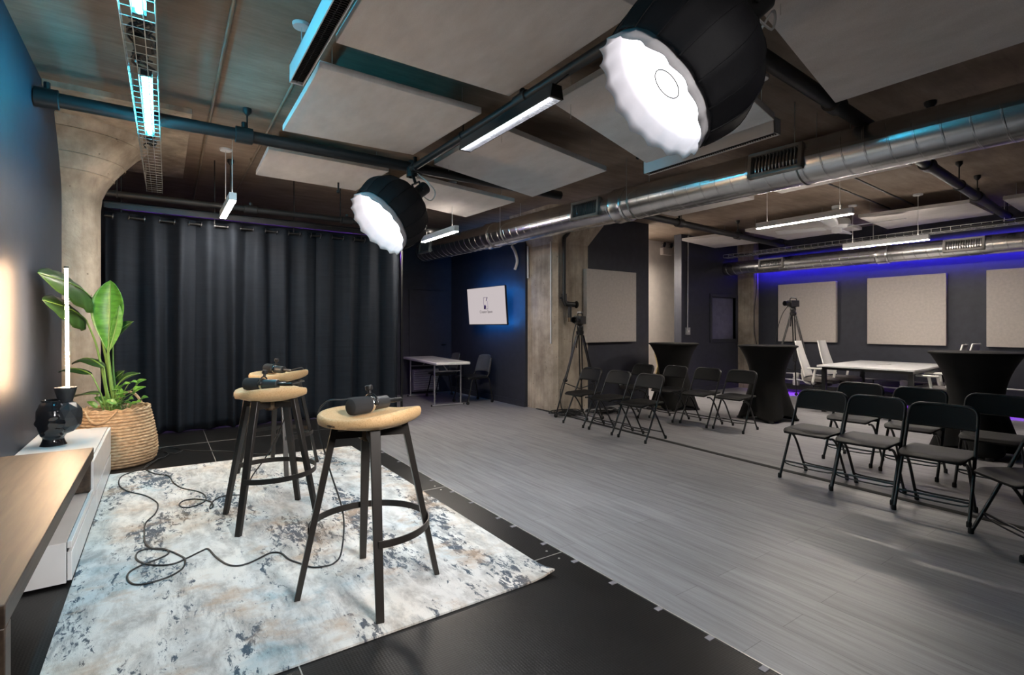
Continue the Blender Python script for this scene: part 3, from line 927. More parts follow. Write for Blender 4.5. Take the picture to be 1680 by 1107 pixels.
# ------------------------------------------------------------ spiral ducts
def duct(a, b, r, label, pitch, collars, vents, endcap, twist=1):
    a, b = Vector(a), Vector(b)
    ln = (b - a).length
    root = thing('spiral_duct', label, 'duct', a)
    T = frame_to((0, 0, 0), b - a, (-1, 0, 0))
    n = 44
    off = []
    s = -pitch
    while s < ln + pitch:
        off += [(s, 0.0), (s + 0.004, 0.0026), (s + 0.010, 0.0026), (s + 0.014, 0.0)]
        s += pitch
    def pt(i, j):
        th = 2 * PI * j / n
        s_, h = off[i]
        s_ = min(max(s_ + pitch * twist * j / n, 0), ln)
        return ((r + h) * math.cos(th), (r + h) * math.sin(th), s_)
    d = MB().grid(pt, len(off), n, wv=False, T=T)
    # close the seam: same angle, profile shifted by one turn
    d.grid(lambda i, j: pt(i, n - 1) if j == 0 else ((r + off[i][1]), 0.0, min(max(off[i][0] + pitch * twist, 0), ln)), len(off), 2, T=T)
    d.build('duct_tube', 'duct', root, angle=25)
    for s in collars:
        MB().lathe([(r, s - 0.10), (r + 0.012, s - 0.095), (r + 0.02, s - 0.075), (r + 0.012, s - 0.05), (r + 0.016, s), (r + 0.012, s + 0.05), (r + 0.02, s + 0.075), (r + 0.012, s + 0.095), (r, s + 0.10)], 44, T).build('collar', 'duct', root)
    if endcap:
        MB().lathe([(r * 1.0, 0.02), (r * 1.02, 0), (r * 0.96, -0.06), (r * 0.86, -0.10), (r * 0.5, -0.13), (0.001, -0.135)], 44, T).build('end_cap', 'duct', root)
    for (s, w, h, ang) in vents:
        # a grille standing off the side of the duct
        c = Vector((math.cos(ang), math.sin(ang), 0))
        tn = Vector((-math.sin(ang), math.cos(ang), 0))
        G = T @ frame_to(c * (r + 0.012) + Vector((0, 0, s)), c, (0, 0, 1))   # local x along duct, z outward
        g = MB()
        fw = 0.03
        dp = 0.07
        g.span((-w / 2, -h / 2, -dp), (-w / 2 + fw, h / 2, 0.012), G).span((w / 2 - fw, -h / 2, -dp), (w / 2, h / 2, 0.012), G)
        g.span((-w / 2, -h / 2, -dp), (w / 2, -h / 2 + fw, 0.012), G).span((-w / 2, h / 2 - fw, -dp), (w / 2, h / 2, 0.012), G)
        gr = g.build('vent_grille', 'conduit', root)
        MB().span((-w / 2 + fw, -h / 2 + fw, -dp + 0.002), (w / 2 - fw, h / 2 - fw, -dp + 0.03), G).build('opening', 'hollow_shade', gr)  # black slab standing in for the shade inside the duct
        sl = MB()
        q = -w / 2 + fw + 0.012
        while q < w / 2 - fw:
            sl.box((q, 0, -0.014), (0.0035, h - 2 * fw, 0.028), G)
            q += 0.030
        sl.build('slats', 'vent_slat', gr)
    return root
A_, B_ = (4.22, 9.15, 2.83), (4.837, -2.1, 2.766)
big_duct = duct(A_, B_, 0.185, 'large galvanised spiral duct running the length of the room over the floor', 0.155, (4.95, 2.3), ((6.78, 0.46, 0.22, -0.12), (4.50, 0.46, 0.22, -0.05), (0.36, 0.40, 0.20, -0.1)), True)
duct((10.3, 6.55, 2.64), (10.42, -1.6, 2.60), 0.145, 'smaller galvanised spiral duct along the top of the far end wall', 0.16, (2.9,), ((1.0, 0.5, 0.2, -0.15), (4.0, 0.5, 0.2, -0.15)), True)
for (x, y, z, r) in ((4.37, 6.4, 2.81, 0.19), (4.50, 4.0, 2.80, 0.19), (4.6, 2.2, 2.79, 0.19)):
    dh = MB()
    DT = Matrix.Translation(-Vector(A_))
    dh.tube([(x - r, y, z), (x - r, y, CEIL)], 0.004, 6, T=DT).tube([(x + r, y, z), (x + r, y, CEIL)], 0.004, 6, T=DT)
    dh.tube([(x + r * math.cos(a), y, z + r * math.sin(a)) for a in [PI + PI * k2 / 14 for k2 in range(15)]], 0.005, 6, T=DT)
    dh.build('hanger_strap', 'wire', big_duct)

# second wire tray above the far duct
t2 = MB()
for (dx, dz) in ((-0.1, 0.06), (-0.1, 0), (0, 0), (0.1, 0), (0.1, 0.06)):
    t2.tube([(10.1 + dx, 6.5, 2.86 + dz), (10.2 + dx, -1.5, 2.86 + dz)], 0.004, 5)
y = 6.5
while y > -1.5:
    x = 10.1 + 0.1 * (6.5 - y) / 8
    t2.tube([(x - 0.1, y, 2.92), (x - 0.1, y, 2.86), (x + 0.1, y, 2.86), (x + 0.1, y, 2.92)], 0.0035, 5)
    y -= 0.12
for y in (6.2, 3.70, 2.05, -0.4):
    t2.tube([(10.05, y, 2.86), (10.05, y, CEIL - 0.001)], 0.005, 5)
tag(t2.build('cable_tray', 'wire', at=(10.1, 4, 2.86)), 'wire mesh cable tray running above the smaller far duct', 'cable tray')
cc = MB()
for q in range(4):
    p = [(10.05 + 0.05 * q + 0.02 * math.sin(3 * k2 + q), 6.3 - 0.5 * k2, 2.885 + 0.012 * math.cos(2 * k2 + q)) for k2 in range(15)]
    cc.tube(smooth_path(p, 4), 0.012, 6)
tag(cc.build('cable_bundle', 'cable', at=(10.1, 4, 2.88)), 'black cables lying in the far wire tray over the smaller duct', 'cables')

# ------------------------------------------------------------ ceiling fan
fn = thing('ceiling_fan', 'white ceiling fan between the two right hand pendants', 'ceiling fan', (8.75, 3.72, CEIL))
MB().lathe([(0.07, 0), (0.07, -0.05), (0.015, -0.07), (0.015, -0.22)], 18).build('downrod', 'white_metal', fn)
MB().lathe([(0.02, -0.20), (0.17, -0.22), (0.185, -0.25), (0.185, -0.32), (0.15, -0.345), (0.07, -0.35), (0.07, -0.41), (0.03, -0.43)], 28, cap1=True).build('motor_housing', 'white_metal', fn)
for q in range(4):
    a = 0.25 + q * PI / 2
    R = Matrix.Rotation(a, 4, 'Z')
    def bp(i, j):
        u = i / 12
        w = (0.05 + 0.045 * math.sin(PI * min(1, u * 1.25) * 0.5)) * (1 if u < 0.93 else 0.75)
        return (0.15 + 0.72 * u, (j / 4 - 0.5) * 2 * w, -0.335 + 0.03 * (j / 4 - 0.5) + 0.02 * u - 0.02 * (j / 4 - 0.5) ** 2)
    MB().grid(bp, 13, 5, T=R).build('blade', 'white_metal', fn, thick=0.008)

# ------------------------------------------------------------ softboxes
def img_axes(origin):
    """unit vector to the viewpoint, and the picture's right and up there"""
    d = (Vector((0, 0, 1.37)) - Vector(origin)).normalized()
    rt = Vector((math.cos(YAW), -math.sin(YAW), 0))
    rt = (rt - d * rt.dot(d)).normalized()
    up = d.cross(rt)
    return d, rt, up

def softbox(center, normal, R, depth, ribs, label, anchor, lamp='lamp_soft'):
    root = thing('softbox', label, 'softbox light', center, 0, 'round softboxes hanging from the pipes')
    T = frame_to((0, 0, 0), normal, (0, 0, 1))
    n = ribs * 6
    key = [(0.075, -depth, 0), (0.14, -depth + 0.006, 0), (R * 0.70, -depth * 0.88, 0), (R * 0.98, -depth * 0.66, 0), (R * 1.11, -depth * 0.38, 0), (R * 1.07, -depth * 0.14, 0), (R * 1.0, 0.012, 0)]
    prof = [(p.x, p.y) for p in smooth_path(key, 3)]
    last = len(prof) - 1
    def sh(i, j):
        th = 2 * PI * i / n
        r, z = prof[j]
        t_ = (i % 6) / 6
        sag = 0.03 * math.sin(PI * t_) * (0.35 + 0.65 * (j / last))
        r = r * (1 - sag)
        if j == last:
            z -= 0.012 * math.sin(PI * t_)
        return (r * math.cos(th), r * math.sin(th), z)
    MB().grid(sh, n, len(prof), wu=True, T=T).build('shell', 'soft_black', root, thick=0.004, angle=65)
    lp = [(0.90, -0.085), (0.95, -0.03), (0.99, 0.03), (1.03, 0.075)]
    def lip(i, j):
        th = 2 * PI * i / n
        t_ = (i % 6) / 6
        r, z = lp[j]
        r = R * r * (1 - 0.03 * math.sin(PI * t_)) - 0.006
        if j == 3:
            z -= 0.018 * math.sin(PI * t_) + 0.008 * math.sin(3.1 * th)
            r += 0.006 * math.sin(2 * PI * t_)
        return (r * math.cos(th), r * math.sin(th), z)
    MB().grid(lip, n, 4, wu=True, T=T).build('white_lip', 'soft_white', root, thick=0.003)
    MB().lathe([(0.001, -0.052), (R * 0.5, -0.060), (R * 0.885, -0.083)], 64, T).build('diffuser', lamp, root)
    ring = [(0.075 * math.cos(a), 0.075 * math.sin(a), -0.050) for a in [2 * PI * k2 / 40 for k2 in range(40)]]
    MB().tube(ring, 0.0032, 6, closed=True, T=T).build('diffuser_ring', 'black_plastic', root)
    sm = MB()
    for q in range(ribs):
        th = 2 * PI * q / ribs
        sm.tube([(r * 1.004 * math.cos(th), r * 1.004 * math.sin(th), z) for r, z in prof], 0.004, 5, T=T)
    sm.build('rib', 'soft_black', root)
    MB().lathe([(0.07, -depth - 0.02), (0.085, -depth - 0.01), (0.085, -depth + 0.03)], 24, T).lathe([(0.055, -depth - 0.20), (0.062, -depth - 0.19), (0.062, -depth - 0.03), (0.07, -depth - 0.02)], 24, T, cap0=True).build('lamp_head', 'black_plastic', root)
    hd = T @ Vector((0, 0, -depth - 0.1))
    an = Vector(anchor) - Vector(center)
    b = MB()
    side = (T.to_3x3() @ Vector((0, 1, 0))) * 0.085
    mid = hd + (an - hd) * 0.45
    b.tube([hd + side, mid + side * 0.8, mid - side * 0.8, hd - side], 0.011, 8)
    b.tube([mid, an], 0.016, 8)
    b.lathe([(0.03, -0.05), (0.055, -0.045), (0.055, 0.045), (0.03, 0.05)], 12, Matrix.Translation(an))
    b.build('yoke_clamp', 'black_metal', root)
    cb = MB()
    cb.tube(smooth_path([hd, hd + Vector((0.10, -0.05, -0.08)), hd + Vector((0.16, -0.02, 0.04)), an + Vector((0.07, 0, 0.0)), an], 6), 0.006, 6)
    cb.build('power_lead', 'white_plastic', root)
    return root
def facing(c, tilt, dx, dy):
    d, rt, up = img_axes(c)
    s = math.hypot(dx, dy)
    return d * math.cos(tilt) + (rt * dx / s + up * dy / s) * math.sin(tilt)
c1 = (1.70, 4.63, 2.36)
softbox(c1, facing(c1, math.radians(63), -0.80, -0.60), 0.325, 0.42, 16, 'smaller-looking black softbox with lit white front, hanging in front of the curtain', (2.13, 4.93, 2.96))
c2_ = (1.895, 1.56, 2.458)
softbox(c2_, facing(c2_, math.radians(63), -0.73, -0.68), 0.325, 0.46, 16, 'large black softbox with blazing white front near the camera at top right', (2.75, 1.68, 2.97))
c3_ = (1.25, -0.75, 2.6)  # out of view; this softbox is added to light the rug and stools
k_dir = Vector((-0.62, 3.6, -2.25)).normalized()
fill_box = softbox(c3_, k_dir, 0.45, 0.45, 16, 'unseen third black softbox added above and behind the viewpoint to light the stools', (1.4, -1.1, CEIL - 0.06), 'lamp_fill')

gm = MB()
GT = frame_to((0, 0, 0), k_dir, (0, 0, 1))
for q in range(-6, 7):
    d_ = q * 0.065
    h_ = math.sqrt(max(0.0, 0.40 ** 2 - d_ * d_))
    gm.span((d_ - 0.001, -h_, -0.02), (d_ + 0.001, h_, 0.05), GT).span((-h_, d_ - 0.001, -0.02), (h_, d_ + 0.001, 0.05), GT)
gm.build('spread_limit_grid', 'soft_black', fill_box)  # grid added to narrow the spread of the added softbox

# ------------------------------------------------------------ bar stools
def leg_mesh(top, bot, w0, w1, d0, d1):
    """tapered rectangular leg; radial direction is the thin one"""
    t, b = Vector(top), Vector(bot)
    rad = Vector((b.x, b.y, 0)).normalized()
    tan_ = Vector((-rad.y, rad.x, 0))
    vs = []
    for p, w, d in ((t, w0, d0), (b, w1, d1)):
        for i, j in ((-1, -1), (1, -1), (1, 1), (-1, 1)):
            vs.append(p + tan_ * w / 2 * i + rad * d / 2 * j)
    return MB().add(vs, [(0, 1, 2, 3), (4, 7, 6, 5), (0, 4, 5, 1), (1, 5, 6, 2), (2, 6, 7, 3), (3, 7, 4, 0)])

SEAT_Z = 0.788
def seat_top(x, y):
    r = min(1.0, math.hypot(x, y) / 0.205)
    th = math.atan2(y, x)
    rim = 0.012 * math.cos(2 * th) + 0.010 * math.cos(th)
    return SEAT_Z - 0.020 + 0.020 * r * r + rim * r * r

def make_stool(label, loc, rotz):
    root = thing('bar_stool', label, 'stool', loc, rotz, 'cork-seated bar stools')
    n = 48
    def plan(th):
        c, s_ = abs(math.cos(th)), abs(math.sin(th))
        return (c ** 2.7 / 0.212 ** 2.7 + s_ ** 2.7 / 0.195 ** 2.7) ** (-1 / 2.7)
    rows = [(0.02, 't'), (0.3, 't'), (0.55, 't'), (0.78, 't'), (0.92, 't'), (0.975, 't'), (1.0, 'e1'), (1.005, 'e2'), (0.985, 'e3'), (0.9, 'b'), (0.72, 'b'), (0.45, 'b'), (0.02, 'b')]
    def pt(i, j):
        th = 2 * PI * i / n
        f, kd = rows[j]
        R = plan(th)
        x, y = R * f * math.cos(th), R * f * math.sin(th)
        zt = seat_top(R * min(f, 1) * math.cos(th), R * min(f, 1) * math.sin(th))
        if kd == 't':
            z = zt - (0.002 if f > 0.95 else 0)
        elif kd == 'e1':
            z = zt - 0.011
        elif kd == 'e2':
            z = zt - 0.025
        elif kd == 'e3':
            z = zt - 0.040
        else:
            rr = f
            z = SEAT_Z - 0.078 + 0.038 * rr ** 2.2 + (zt - SEAT_Z) * rr * 0.5
        return (x, y, z)
    sb = MB().grid(pt, n, len(rows), wu=True)
    sb.f.append(tuple(i * len(rows) for i in range(n)))
    sb.f.append(tuple(i * len(rows) + len(rows) - 1 for i in range(n))[::-1])
    sb.build('seat', 'cork', root, angle=60)
    hub = MB().lathe([(0.045, SEAT_Z - 0.125), (0.045, SEAT_Z - 0.07)], 28, cap0=True).lathe([(0.03, SEAT_Z - 0.125), (0.03, SEAT_Z - 0.135)], 24, cap0=True)
    hub.build('swivel_hub', 'hub', root)
    ap = MB()
    for a in (PI / 4, 3 * PI / 4):
        R = Matrix.Rotation(a, 4, 'Z')
        ap.box((0, 0, SEAT_Z - 0.098), (0.30, 0.045, 0.032), R)
    ap.build('cross_frame', 'bronze', root)
    for q in range(4):
        a = PI / 4 + q * PI / 2
        c, s_ = math.cos(a), math.sin(a)
        leg_mesh((0.150 * c, 0.150 * s_, SEAT_Z - 0.062), (0.302 * c, 0.302 * s_, 0), 0.044, 0.032, 0.028, 0.024).build('leg', 'bronze', root, bevel=0.003)
    fr = MB()
    arc = [(0.258 * math.cos(a), 0.258 * math.sin(a), 0.285) for a in [math.radians(-45 + 270 * k / 54) for k in range(55)]]
    fr.tube(arc, 0.01, flat=(0.006, 0.03, (0, 0, 1)))
    fr.build('footrest_ring', 'bronze', root, bevel=0.001)
    for q in range(4):
        a = PI / 4 + q * PI / 2
        MB().lathe([(0.006, 0), (0.006, 0.016)], 10, frame_to((0.232 * math.cos(a), 0.232 * math.sin(a), 0.30), (-math.sin(a), math.cos(a), 0)), cap0=True, cap1=True).build('bolt', 'black_metal', root)
    # maker's lettering pressed in the front edge
    a = math.radians(-104)
    R = plan(a) * 1.004
    x, y = R * math.cos(a), R * math.sin(a)
    nrm = Vector((math.cos(a), math.sin(a), -0.28)).normalized()
    xa = Vector((-math.sin(a), math.cos(a), 0))
    T = Matrix((xa, nrm.cross(xa), nrm)).transposed().to_4x4()
    T.translation = Vector((x, y, seat_top(x, y) - 0.027)) + nrm * 0.0015
    text_part('lettering', 'emeco', 0.020, 'brand_ink', root, T, 0.001)
    return root

S1 = (0.77, 2.24, STAGE + 0.010)
S2 = (0.552, 3.41, STAGE + 0.010)
S3 = (0.80, 4.56, STAGE + 0.010)
make_stool('bar stool with cork seat nearest the camera, in the middle of the rug', S1, math.radians(-57))
make_stool('second bar stool with cork seat, left of the nearest one', S2, math.radians(-87))
make_stool('farthest bar stool with cork seat, at the back edge of the rug by the curtain', S3, math.radians(-45))

# ------------------------------------------------------------ microphones
def make_mic(label, center, axis, roll_up=(0, 0, 1)):
    """axis points out of the windscreen"""
    root = thing('microphone', label, 'microphone', center, 0, 'broadcast microphones on the stools')
    T = frame_to((0, 0, 0), axis, roll_up) @ Matrix.Scale(1.14, 4)
    MB().lathe([(0.001, -0.085), (0.022, -0.085), (0.0255, -0.082), (0.0265, -0.02), (0.0285, 0.005), (0.0285, 0.012)], 28, T).build('body', 'mic', root)
    MB().lathe([(0.027, 0.010), (0.0325, 0.012), (0.0335, 0.03), (0.033, 0.085), (0.030, 0.097), (0.020, 0.103), (0.001, 0.104)], 28, T).build('windscreen', 'foam', root)
    MB().lathe([(0.029, -0.004), (0.0305, -0.002), (0.0305, 0.006), (0.029, 0.008)], 28, T).build('trim_ring', 'chrome', root)
    yk = MB()
    ring = [(0.040 * math.cos(a), 0.040 * math.sin(a), -0.004) for a in [math.radians(-90 + 180 * k / 16) for k in range(17)]]
    yk.tube(ring, 0.004, 8, T=T)
    yk.tube([(0.040, 0, -0.004), (0.058, 0, -0.004)], 0.007, 10, T=T)
    yk.build('yoke', 'black_metal', root)
    for sgn in (-1, 1):
        MB().lathe([(0.010, 0), (0.011, 0.003), (0.011, 0.012), (0.008, 0.015)], 14, T @ frame_to((0, 0.028 * sgn, -0.004), (0, sgn, 0), (1, 0, 0)), cap1=True).build('knob', 'black_plastic', root)
    MB().lathe([(0.013, 0.055), (0.015, 0.058), (0.015, 0.072), (0.010, 0.075)], 16, T @ frame_to((0, 0, -0.004), (1, 0, 0), (0, 0, 1)), cap1=True).build('mount_nut', 'black_plastic', root)
    # connector at the tail of the microphone
    MB().lathe([(0.009, -0.165), (0.0095, -0.125), (0.0095, -0.085)], 14, T, cap0=True).lathe([(0.0102, -0.128), (0.0102, -0.118)], 14, T).build('plug', 'black_metal', root)
    return root, T

RT = Vector((math.cos(YAW), -math.sin(YAW), 0))
FW = Vector((math.sin(YAW), math.cos(YAW), 0))
Z = Vector((0, 0, 1))
def on_seat(S, rx, fy):
    p = Vector(S) + RT * rx + FW * fy
    return p
m1 = on_seat(S1, -0.005, 0.02)
m1.z = STAGE + 0.010 + SEAT_Z + 0.024
make_mic('dark broadcast microphone lying on the nearest cork stool, windscreen towards the camera', m1, (-RT * 0.55 - FW * 0.83).normalized(), Z - RT * 0.25)
m2 = on_seat(S2, -0.04, -0.02)
m2.z = STAGE + 0.010 + SEAT_Z + 0.024
make_mic('dark broadcast microphone lying across the second cork stool', m2, (-RT * 0.99 + FW * 0.08).normalized(), Z + FW * 0.2)
m3 = on_seat(S3, -0.03, 0.0)
m3.z = STAGE + 0.010 + SEAT_Z + 0.024
make_mic('dark broadcast microphone lying on the farthest cork stool', m3, (-RT * 0.9 + FW * 0.43 + Z * 0.05).normalized(), Z + RT * 0.1)

def cable(label, pts, r=0.0042, group='microphone cables', mat='cable', name='microphone_cable'):
    sp = smooth_path(pts, 7)
    o = MB().tube(sp, r, 8).build(name, mat, at=tuple(sp[0]))
    return tag(o, label, 'cable', group)
zf = STAGE + 0.010 + 0.0045
def fl(seq, up=0.0):
    return [(x, y, zf + up) for x, y in seq]
run1 = [(-0.02, 5.45), (-0.115, 5.15), (-0.182, 5.075), (-0.256, 4.954), (-0.255, 4.702), (-0.197, 4.491), (-0.097, 4.315), (-0.031, 4.118), (-0.019, 3.992), (-0.034, 3.848), (-0.078, 3.696), (-0.079, 3.514), (-0.071, 3.359), (-0.038, 3.253), (0.025, 3.186), (0.085, 3.057), (0.097, 2.994), (0.08, 2.9), (0.022, 2.842), (-0.056, 2.827), (-0.102, 2.85), (-0.128, 2.922), (-0.124, 3.003), (-0.077, 3.06), (-0.011, 3.095), (0.029, 3.139), (0.016, 3.207), (-0.047, 3.259), (-0.095, 3.253), (-0.106, 3.174), (-0.078, 3.087), (-0.019, 3.015), (0.048, 2.987), (0.11, 3.026), (0.167, 3.073), (0.2, 3.083), (0.224, 2.962), (0.259, 2.842), (0.298, 2.789), (0.343, 2.785), (0.39, 2.807), (0.457, 2.849), (0.502, 2.818), (0.524, 2.715), (0.559, 2.64), (0.594, 2.57), (0.64, 2.545), (0.695, 2.55)]
p1 = fl(run1)
tail1 = m1 + (RT * 0.55 + FW * 0.83).normalized() * 0.185
p1 += [(0.74, 2.58, 0.25), (0.76, 2.62, 0.42), (0.70, 2.66, 0.66), (0.63, 2.60, 0.91), (0.645, 2.50, 1.012), (0.72, 2.47, 1.022), (0.80, 2.45, 1.028), tuple(tail1)]
cable('black cable looping over the rug up to the microphone on the nearest stool', p1)
run2 = [(0.0, 5.48), (-0.115, 5.18), (-0.044, 4.909), (0.044, 4.768), (0.074, 4.537), (0.121, 4.357), (0.203, 4.216), (0.241, 4.109), (0.245, 3.977), (0.212, 3.903), (0.152, 3.865), (0.108, 3.895), (0.096, 3.968), (0.124, 4.036), (0.182, 4.031), (0.239, 3.967), (0.27, 3.896), (0.274, 3.80), (0.255, 3.763), (0.263, 3.84), (0.297, 3.942), (0.366, 3.99), (0.43, 3.96)]
p2 = fl(run2)
tail2 = m2 + (RT * 0.99 - FW * 0.08).normalized() * 0.185
p2 += [(0.47, 3.89, 0.24), (0.50, 3.82, 0.36), (0.58, 3.72, 0.52), (0.66, 3.66, 0.72), (0.72, 3.62, 0.89), (0.735, 3.50, 1.012), (0.74, 3.40, 1.026), tuple(tail2)]
cable('black cable with one coil behind the second stool, running up to its microphone', p2)
tail3 = m3 + (RT * 0.9 - FW * 0.43).normalized() * 0.185
p3 = [(0.10, 5.9, STAGE + 0.005), (0.25, 5.65, STAGE + 0.005), (0.45, 5.50, STAGE + 0.006), (0.62, 5.3, STAGE + 0.006), (0.74, 5.12, STAGE + 0.012), (0.80, 4.98, 0.26), (0.86, 4.88, 0.42), (0.95, 4.80, 0.70), (1.00, 4.72, 0.90), (1.0, 4.62, 1.015), tuple(tail3)]
cable('black cable running from the curtain up to the microphone on the farthest stool', p3)
cable('loose black cable curling on the stage beside the woven basket', [(0.02, 5.75, 0.206), (0.10, 5.62, 0.206), (0.16, 5.75, 0.206), (0.06, 5.95, 0.206), (-0.02, 5.85, 0.212), (0.05, 5.66, 0.212), (0.02, 5.52, 0.206), (-0.05, 5.42, 0.206)], 0.004)

# ------------------------------------------------------------ folding chairs
def make_folding_chair(label, loc, rotz):
    root = thing('folding_chair', label, 'chair', loc, rotz, 'black folding chairs in rows')
    HW = 0.213
    top_z = 0.775
    def bx(z):
        t = z / top_z
        return -0.21 + 0.37 * t + 0.03 * t * (1 - t)
    left = [(bx(z), -HW + 0.010 * z / top_z, z) for z in (0.012, 0.15, 0.30, 0.45, 0.58, 0.68)]
    R = 0.07
    yt = HW - 0.010
    arc = [(bx(top_z - R + R * math.sin(a)), -yt + R - R * math.cos(a), top_z - R + R * math.sin(a)) for a in [PI / 2 * k / 6 for k in range(7)]]
    across = [(bx(top_z) + 0.022, 0, top_z)]
    half = left + arc
    pts = half + across + [(x, -y, z) for x, y, z in half[::-1]]
    MB().tube(pts, 0.0115, 10).build('back_frame', 'black_metal', root)
    rear = [(-0.13, 0.405), (-0.07, 0.395), (-0.01, 0.355), (0.05, 0.275), (0.12, 0.155), (0.205, 0.012)]
    yr = 0.175
    for sgn in (-1, 1):
        MB().tube(smooth_path([(x, sgn * yr, z) for x, z in rear], 4), 0.0105, 10).build('rear_leg', 'black_metal', root)
        MB().lathe([(0.014, 0), (0.016, 0.004), (0.016, 0.03), (0.0125, 0.04)], 12, Matrix.Translation((-0.205, sgn * HW, 0)), cap0=True).build('foot_cap', 'rubber', root)
        MB().lathe([(0.013, 0), (0.0155, 0.004), (0.0155, 0.03), (0.012, 0.04)], 12, Matrix.Translation((0.208, sgn * yr, 0)), cap0=True).build('foot_cap', 'rubber', root)
        MB().tube([(bx(0.43) - 0.01, sgn * (HW - 0.004), 0.43), (bx(0.43) - 0.01, sgn * (yr - 0.01), 0.43)], 0.008, 8).build('hinge_pin', 'black_metal', root)
    cbm = MB()
    cbm.tube([(bx(0.145), -HW + 0.003, 0.145), (bx(0.145), HW - 0.003, 0.145)], 0.008, 8)
    cbm.tube(smooth_path([(bx(0.15), -HW + 0.003, 0.15), (bx(0.11) + 0.02, -0.16, 0.115), (bx(0.11) + 0.025, 0.16, 0.115), (bx(0.15), HW - 0.003, 0.15)], 4), 0.006, 8)
    cbm.build('front_crossbar', 'black_metal', root)
    MB().tube(smooth_path([(0.150, -yr, 0.10), (0.168, -0.12, 0.085), (0.168, 0.12, 0.085), (0.150, yr, 0.10)], 4), 0.007, 8).build('rear_crossbar', 'black_metal', root)
    # moulded seat, rolled down at the front
    nu, nv = 17, 13
    def sp(i, j):
        u, v = i / (nu - 1), j / (nv - 1)
        x = -0.215 + 0.385 * u
        w = 0.190 + 0.012 * math.sin(PI * u)
        if u < 0.12:
            w *= 0.90 + 0.10 * math.sqrt(u / 0.12)
        if u > 0.9:
            w *= 0.93 + 0.07 * math.sqrt((1 - u) / 0.1)
        y = (2 * v - 1) * w
        z = 0.440 - 0.020 * math.exp(-(u / 0.10) ** 2) - 0.012 * math.sin(PI * u) * (1 - (2 * v - 1) ** 2) + 0.010 * u
        return (x, y, z)
    MB().grid(sp, nu, nv).build('seat', 'seat_plastic', root, thick=0.018, bevel=0.004, angle=60)
    # moulded backrest wrapped over the frame
    nu, nv = 21, 11
    def bp(i, j):
        u, v = 2 * i / (nu - 1) - 1, j / (nv - 1)
        z = 0.612 + 0.172 * v
        w = HW - 0.002
        if z > top_z - R:
            q = min(1, (z - (top_z - R)) / (R + 0.009))
            w -= R * (1 - math.sqrt(max(0, 1 - q * q)))
        y = u * w
        x = bx(z) + 0.024 * (1 - u * u) + 0.004 * math.sin(PI * v)
        return (x, y, z)
    MB().grid(bp, nu, nv).build('backrest', 'seat_plastic', root, thick=0.026, bevel=0.006, angle=70)
    return root

spots = [
    (4.92, 5.36, -0.03, 'black folding chair at the left end of the first row, nearest the concrete column'),
    (4.90, 4.81, -0.02, 'black folding chair in the middle of the left first row'),
    (4.88, 4.26, 0.01, 'black folding chair ending the left first row beside the aisle'),
    (6.10, 5.44, -0.04, 'black folding chair at the far left of the second row, by the outlet'),
    (6.24, 4.93, -0.02, 'black folding chair in the left second row in front of the farther cocktail table'),
    (6.28, 4.41, 0.0, 'black folding chair in the left second row, second from the aisle'),
    (6.33, 3.92, 0.02, 'black folding chair ending the left second row, before the middle cocktail table'),
    (4.85, 2.24, 0.02, 'black folding chair starting the right first row, beside the aisle'),
    (4.83, 1.80, 0.04, 'second black folding chair from the aisle in the right first row'),
    (4.74, 1.33, 0.06, 'third black folding chair from the aisle in the right first row'),
    (4.42, 0.77, -0.78, 'black folding chair turned askew and cut off by the right edge, ending the first row'),
    (5.88, 2.33, 0.02, 'black folding chair starting the right second row, behind the aisle chair'),
    (5.85, 1.81, 0.03, 'second black folding chair in the right second row, before the white meeting table'),
    (5.80, 1.25, 0.05, 'black folding chair in the right second row in front of the nearest cocktail table'),
]
base_chair = None
for x, y, a, lab in spots:
    if base_chair is None:
        base_chair = make_folding_chair(lab, (x, y, 0), a)
    else:
        dup(base_chair, (x, y, 0), a, lab)

# ------------------------------------------------------------ cocktail tables
def make_cocktail(label, loc, rotz):
    root = thing('cocktail_table', label, 'table', loc, rotz, 'covered cocktail tables')
    n, m = 64, 30
    def pt(i, j):
        th = 2 * PI * i / n
        t = j / (m - 1)           # 0 at the top edge, 1 at the floor
        c4 = abs(math.cos(2 * th)) ** 1.5          # 1 at a foot
        waist = 0.232
        if t < 0.48:
            q = t / 0.48
            r = waist + (0.402 - waist) * (1 - q) ** 2.1
            r4 = r
        else:
            q = (t - 0.48) / 0.52
            r = waist + 0.045 * q ** 1.3
            r4 = waist + 0.175 * q ** 1.15
        rr = r + (r4 - r) * c4
        z = 1.088 * (1 - t)
        if t > 0.8:
            z += 0.085 * ((t - 0.8) / 0.2) ** 2 * (1 - c4) ** 0.7
        return (rr * math.cos(th), rr * math.sin(th), z + 0.006)
    MB().grid(pt, n, m, wu=True).build('stretch_cover', 'spandex', root, thick=0.003, angle=75)
    MB().lathe([(0.001, 1.098), (0.39, 1.098), (0.404, 1.094), (0.407, 1.084), (0.402, 1.072)], 64).build('top_cap', 'spandex', root, angle=50)
    MB().lathe([(0.035, 0.05), (0.035, 1.06)], 16).build('pole', 'black_metal', root)
    fb = MB()
    for q in range(4):
        a = q * PI / 2
        fb.tube([(0, 0, 0.06), (0.36 * math.cos(a), 0.36 * math.sin(a), 0.03)], 0.018, 8)
    fb.build('base', 'black_metal', root)
    for q in range(4):
        a = q * PI / 2
        MB().lathe([(0.045, 0), (0.048, 0.008), (0.044, 0.03)], 16, Matrix.Translation((0.372 * math.cos(a), 0.372 * math.sin(a), 0)), cap0=True, cap1=True).build('foot_pocket', 'black_plastic', root)
    return root
ct = make_cocktail('black covered cocktail table farthest away, behind the left rows beside the white wall strip', (7.12, 5.55, 0), 0.5)
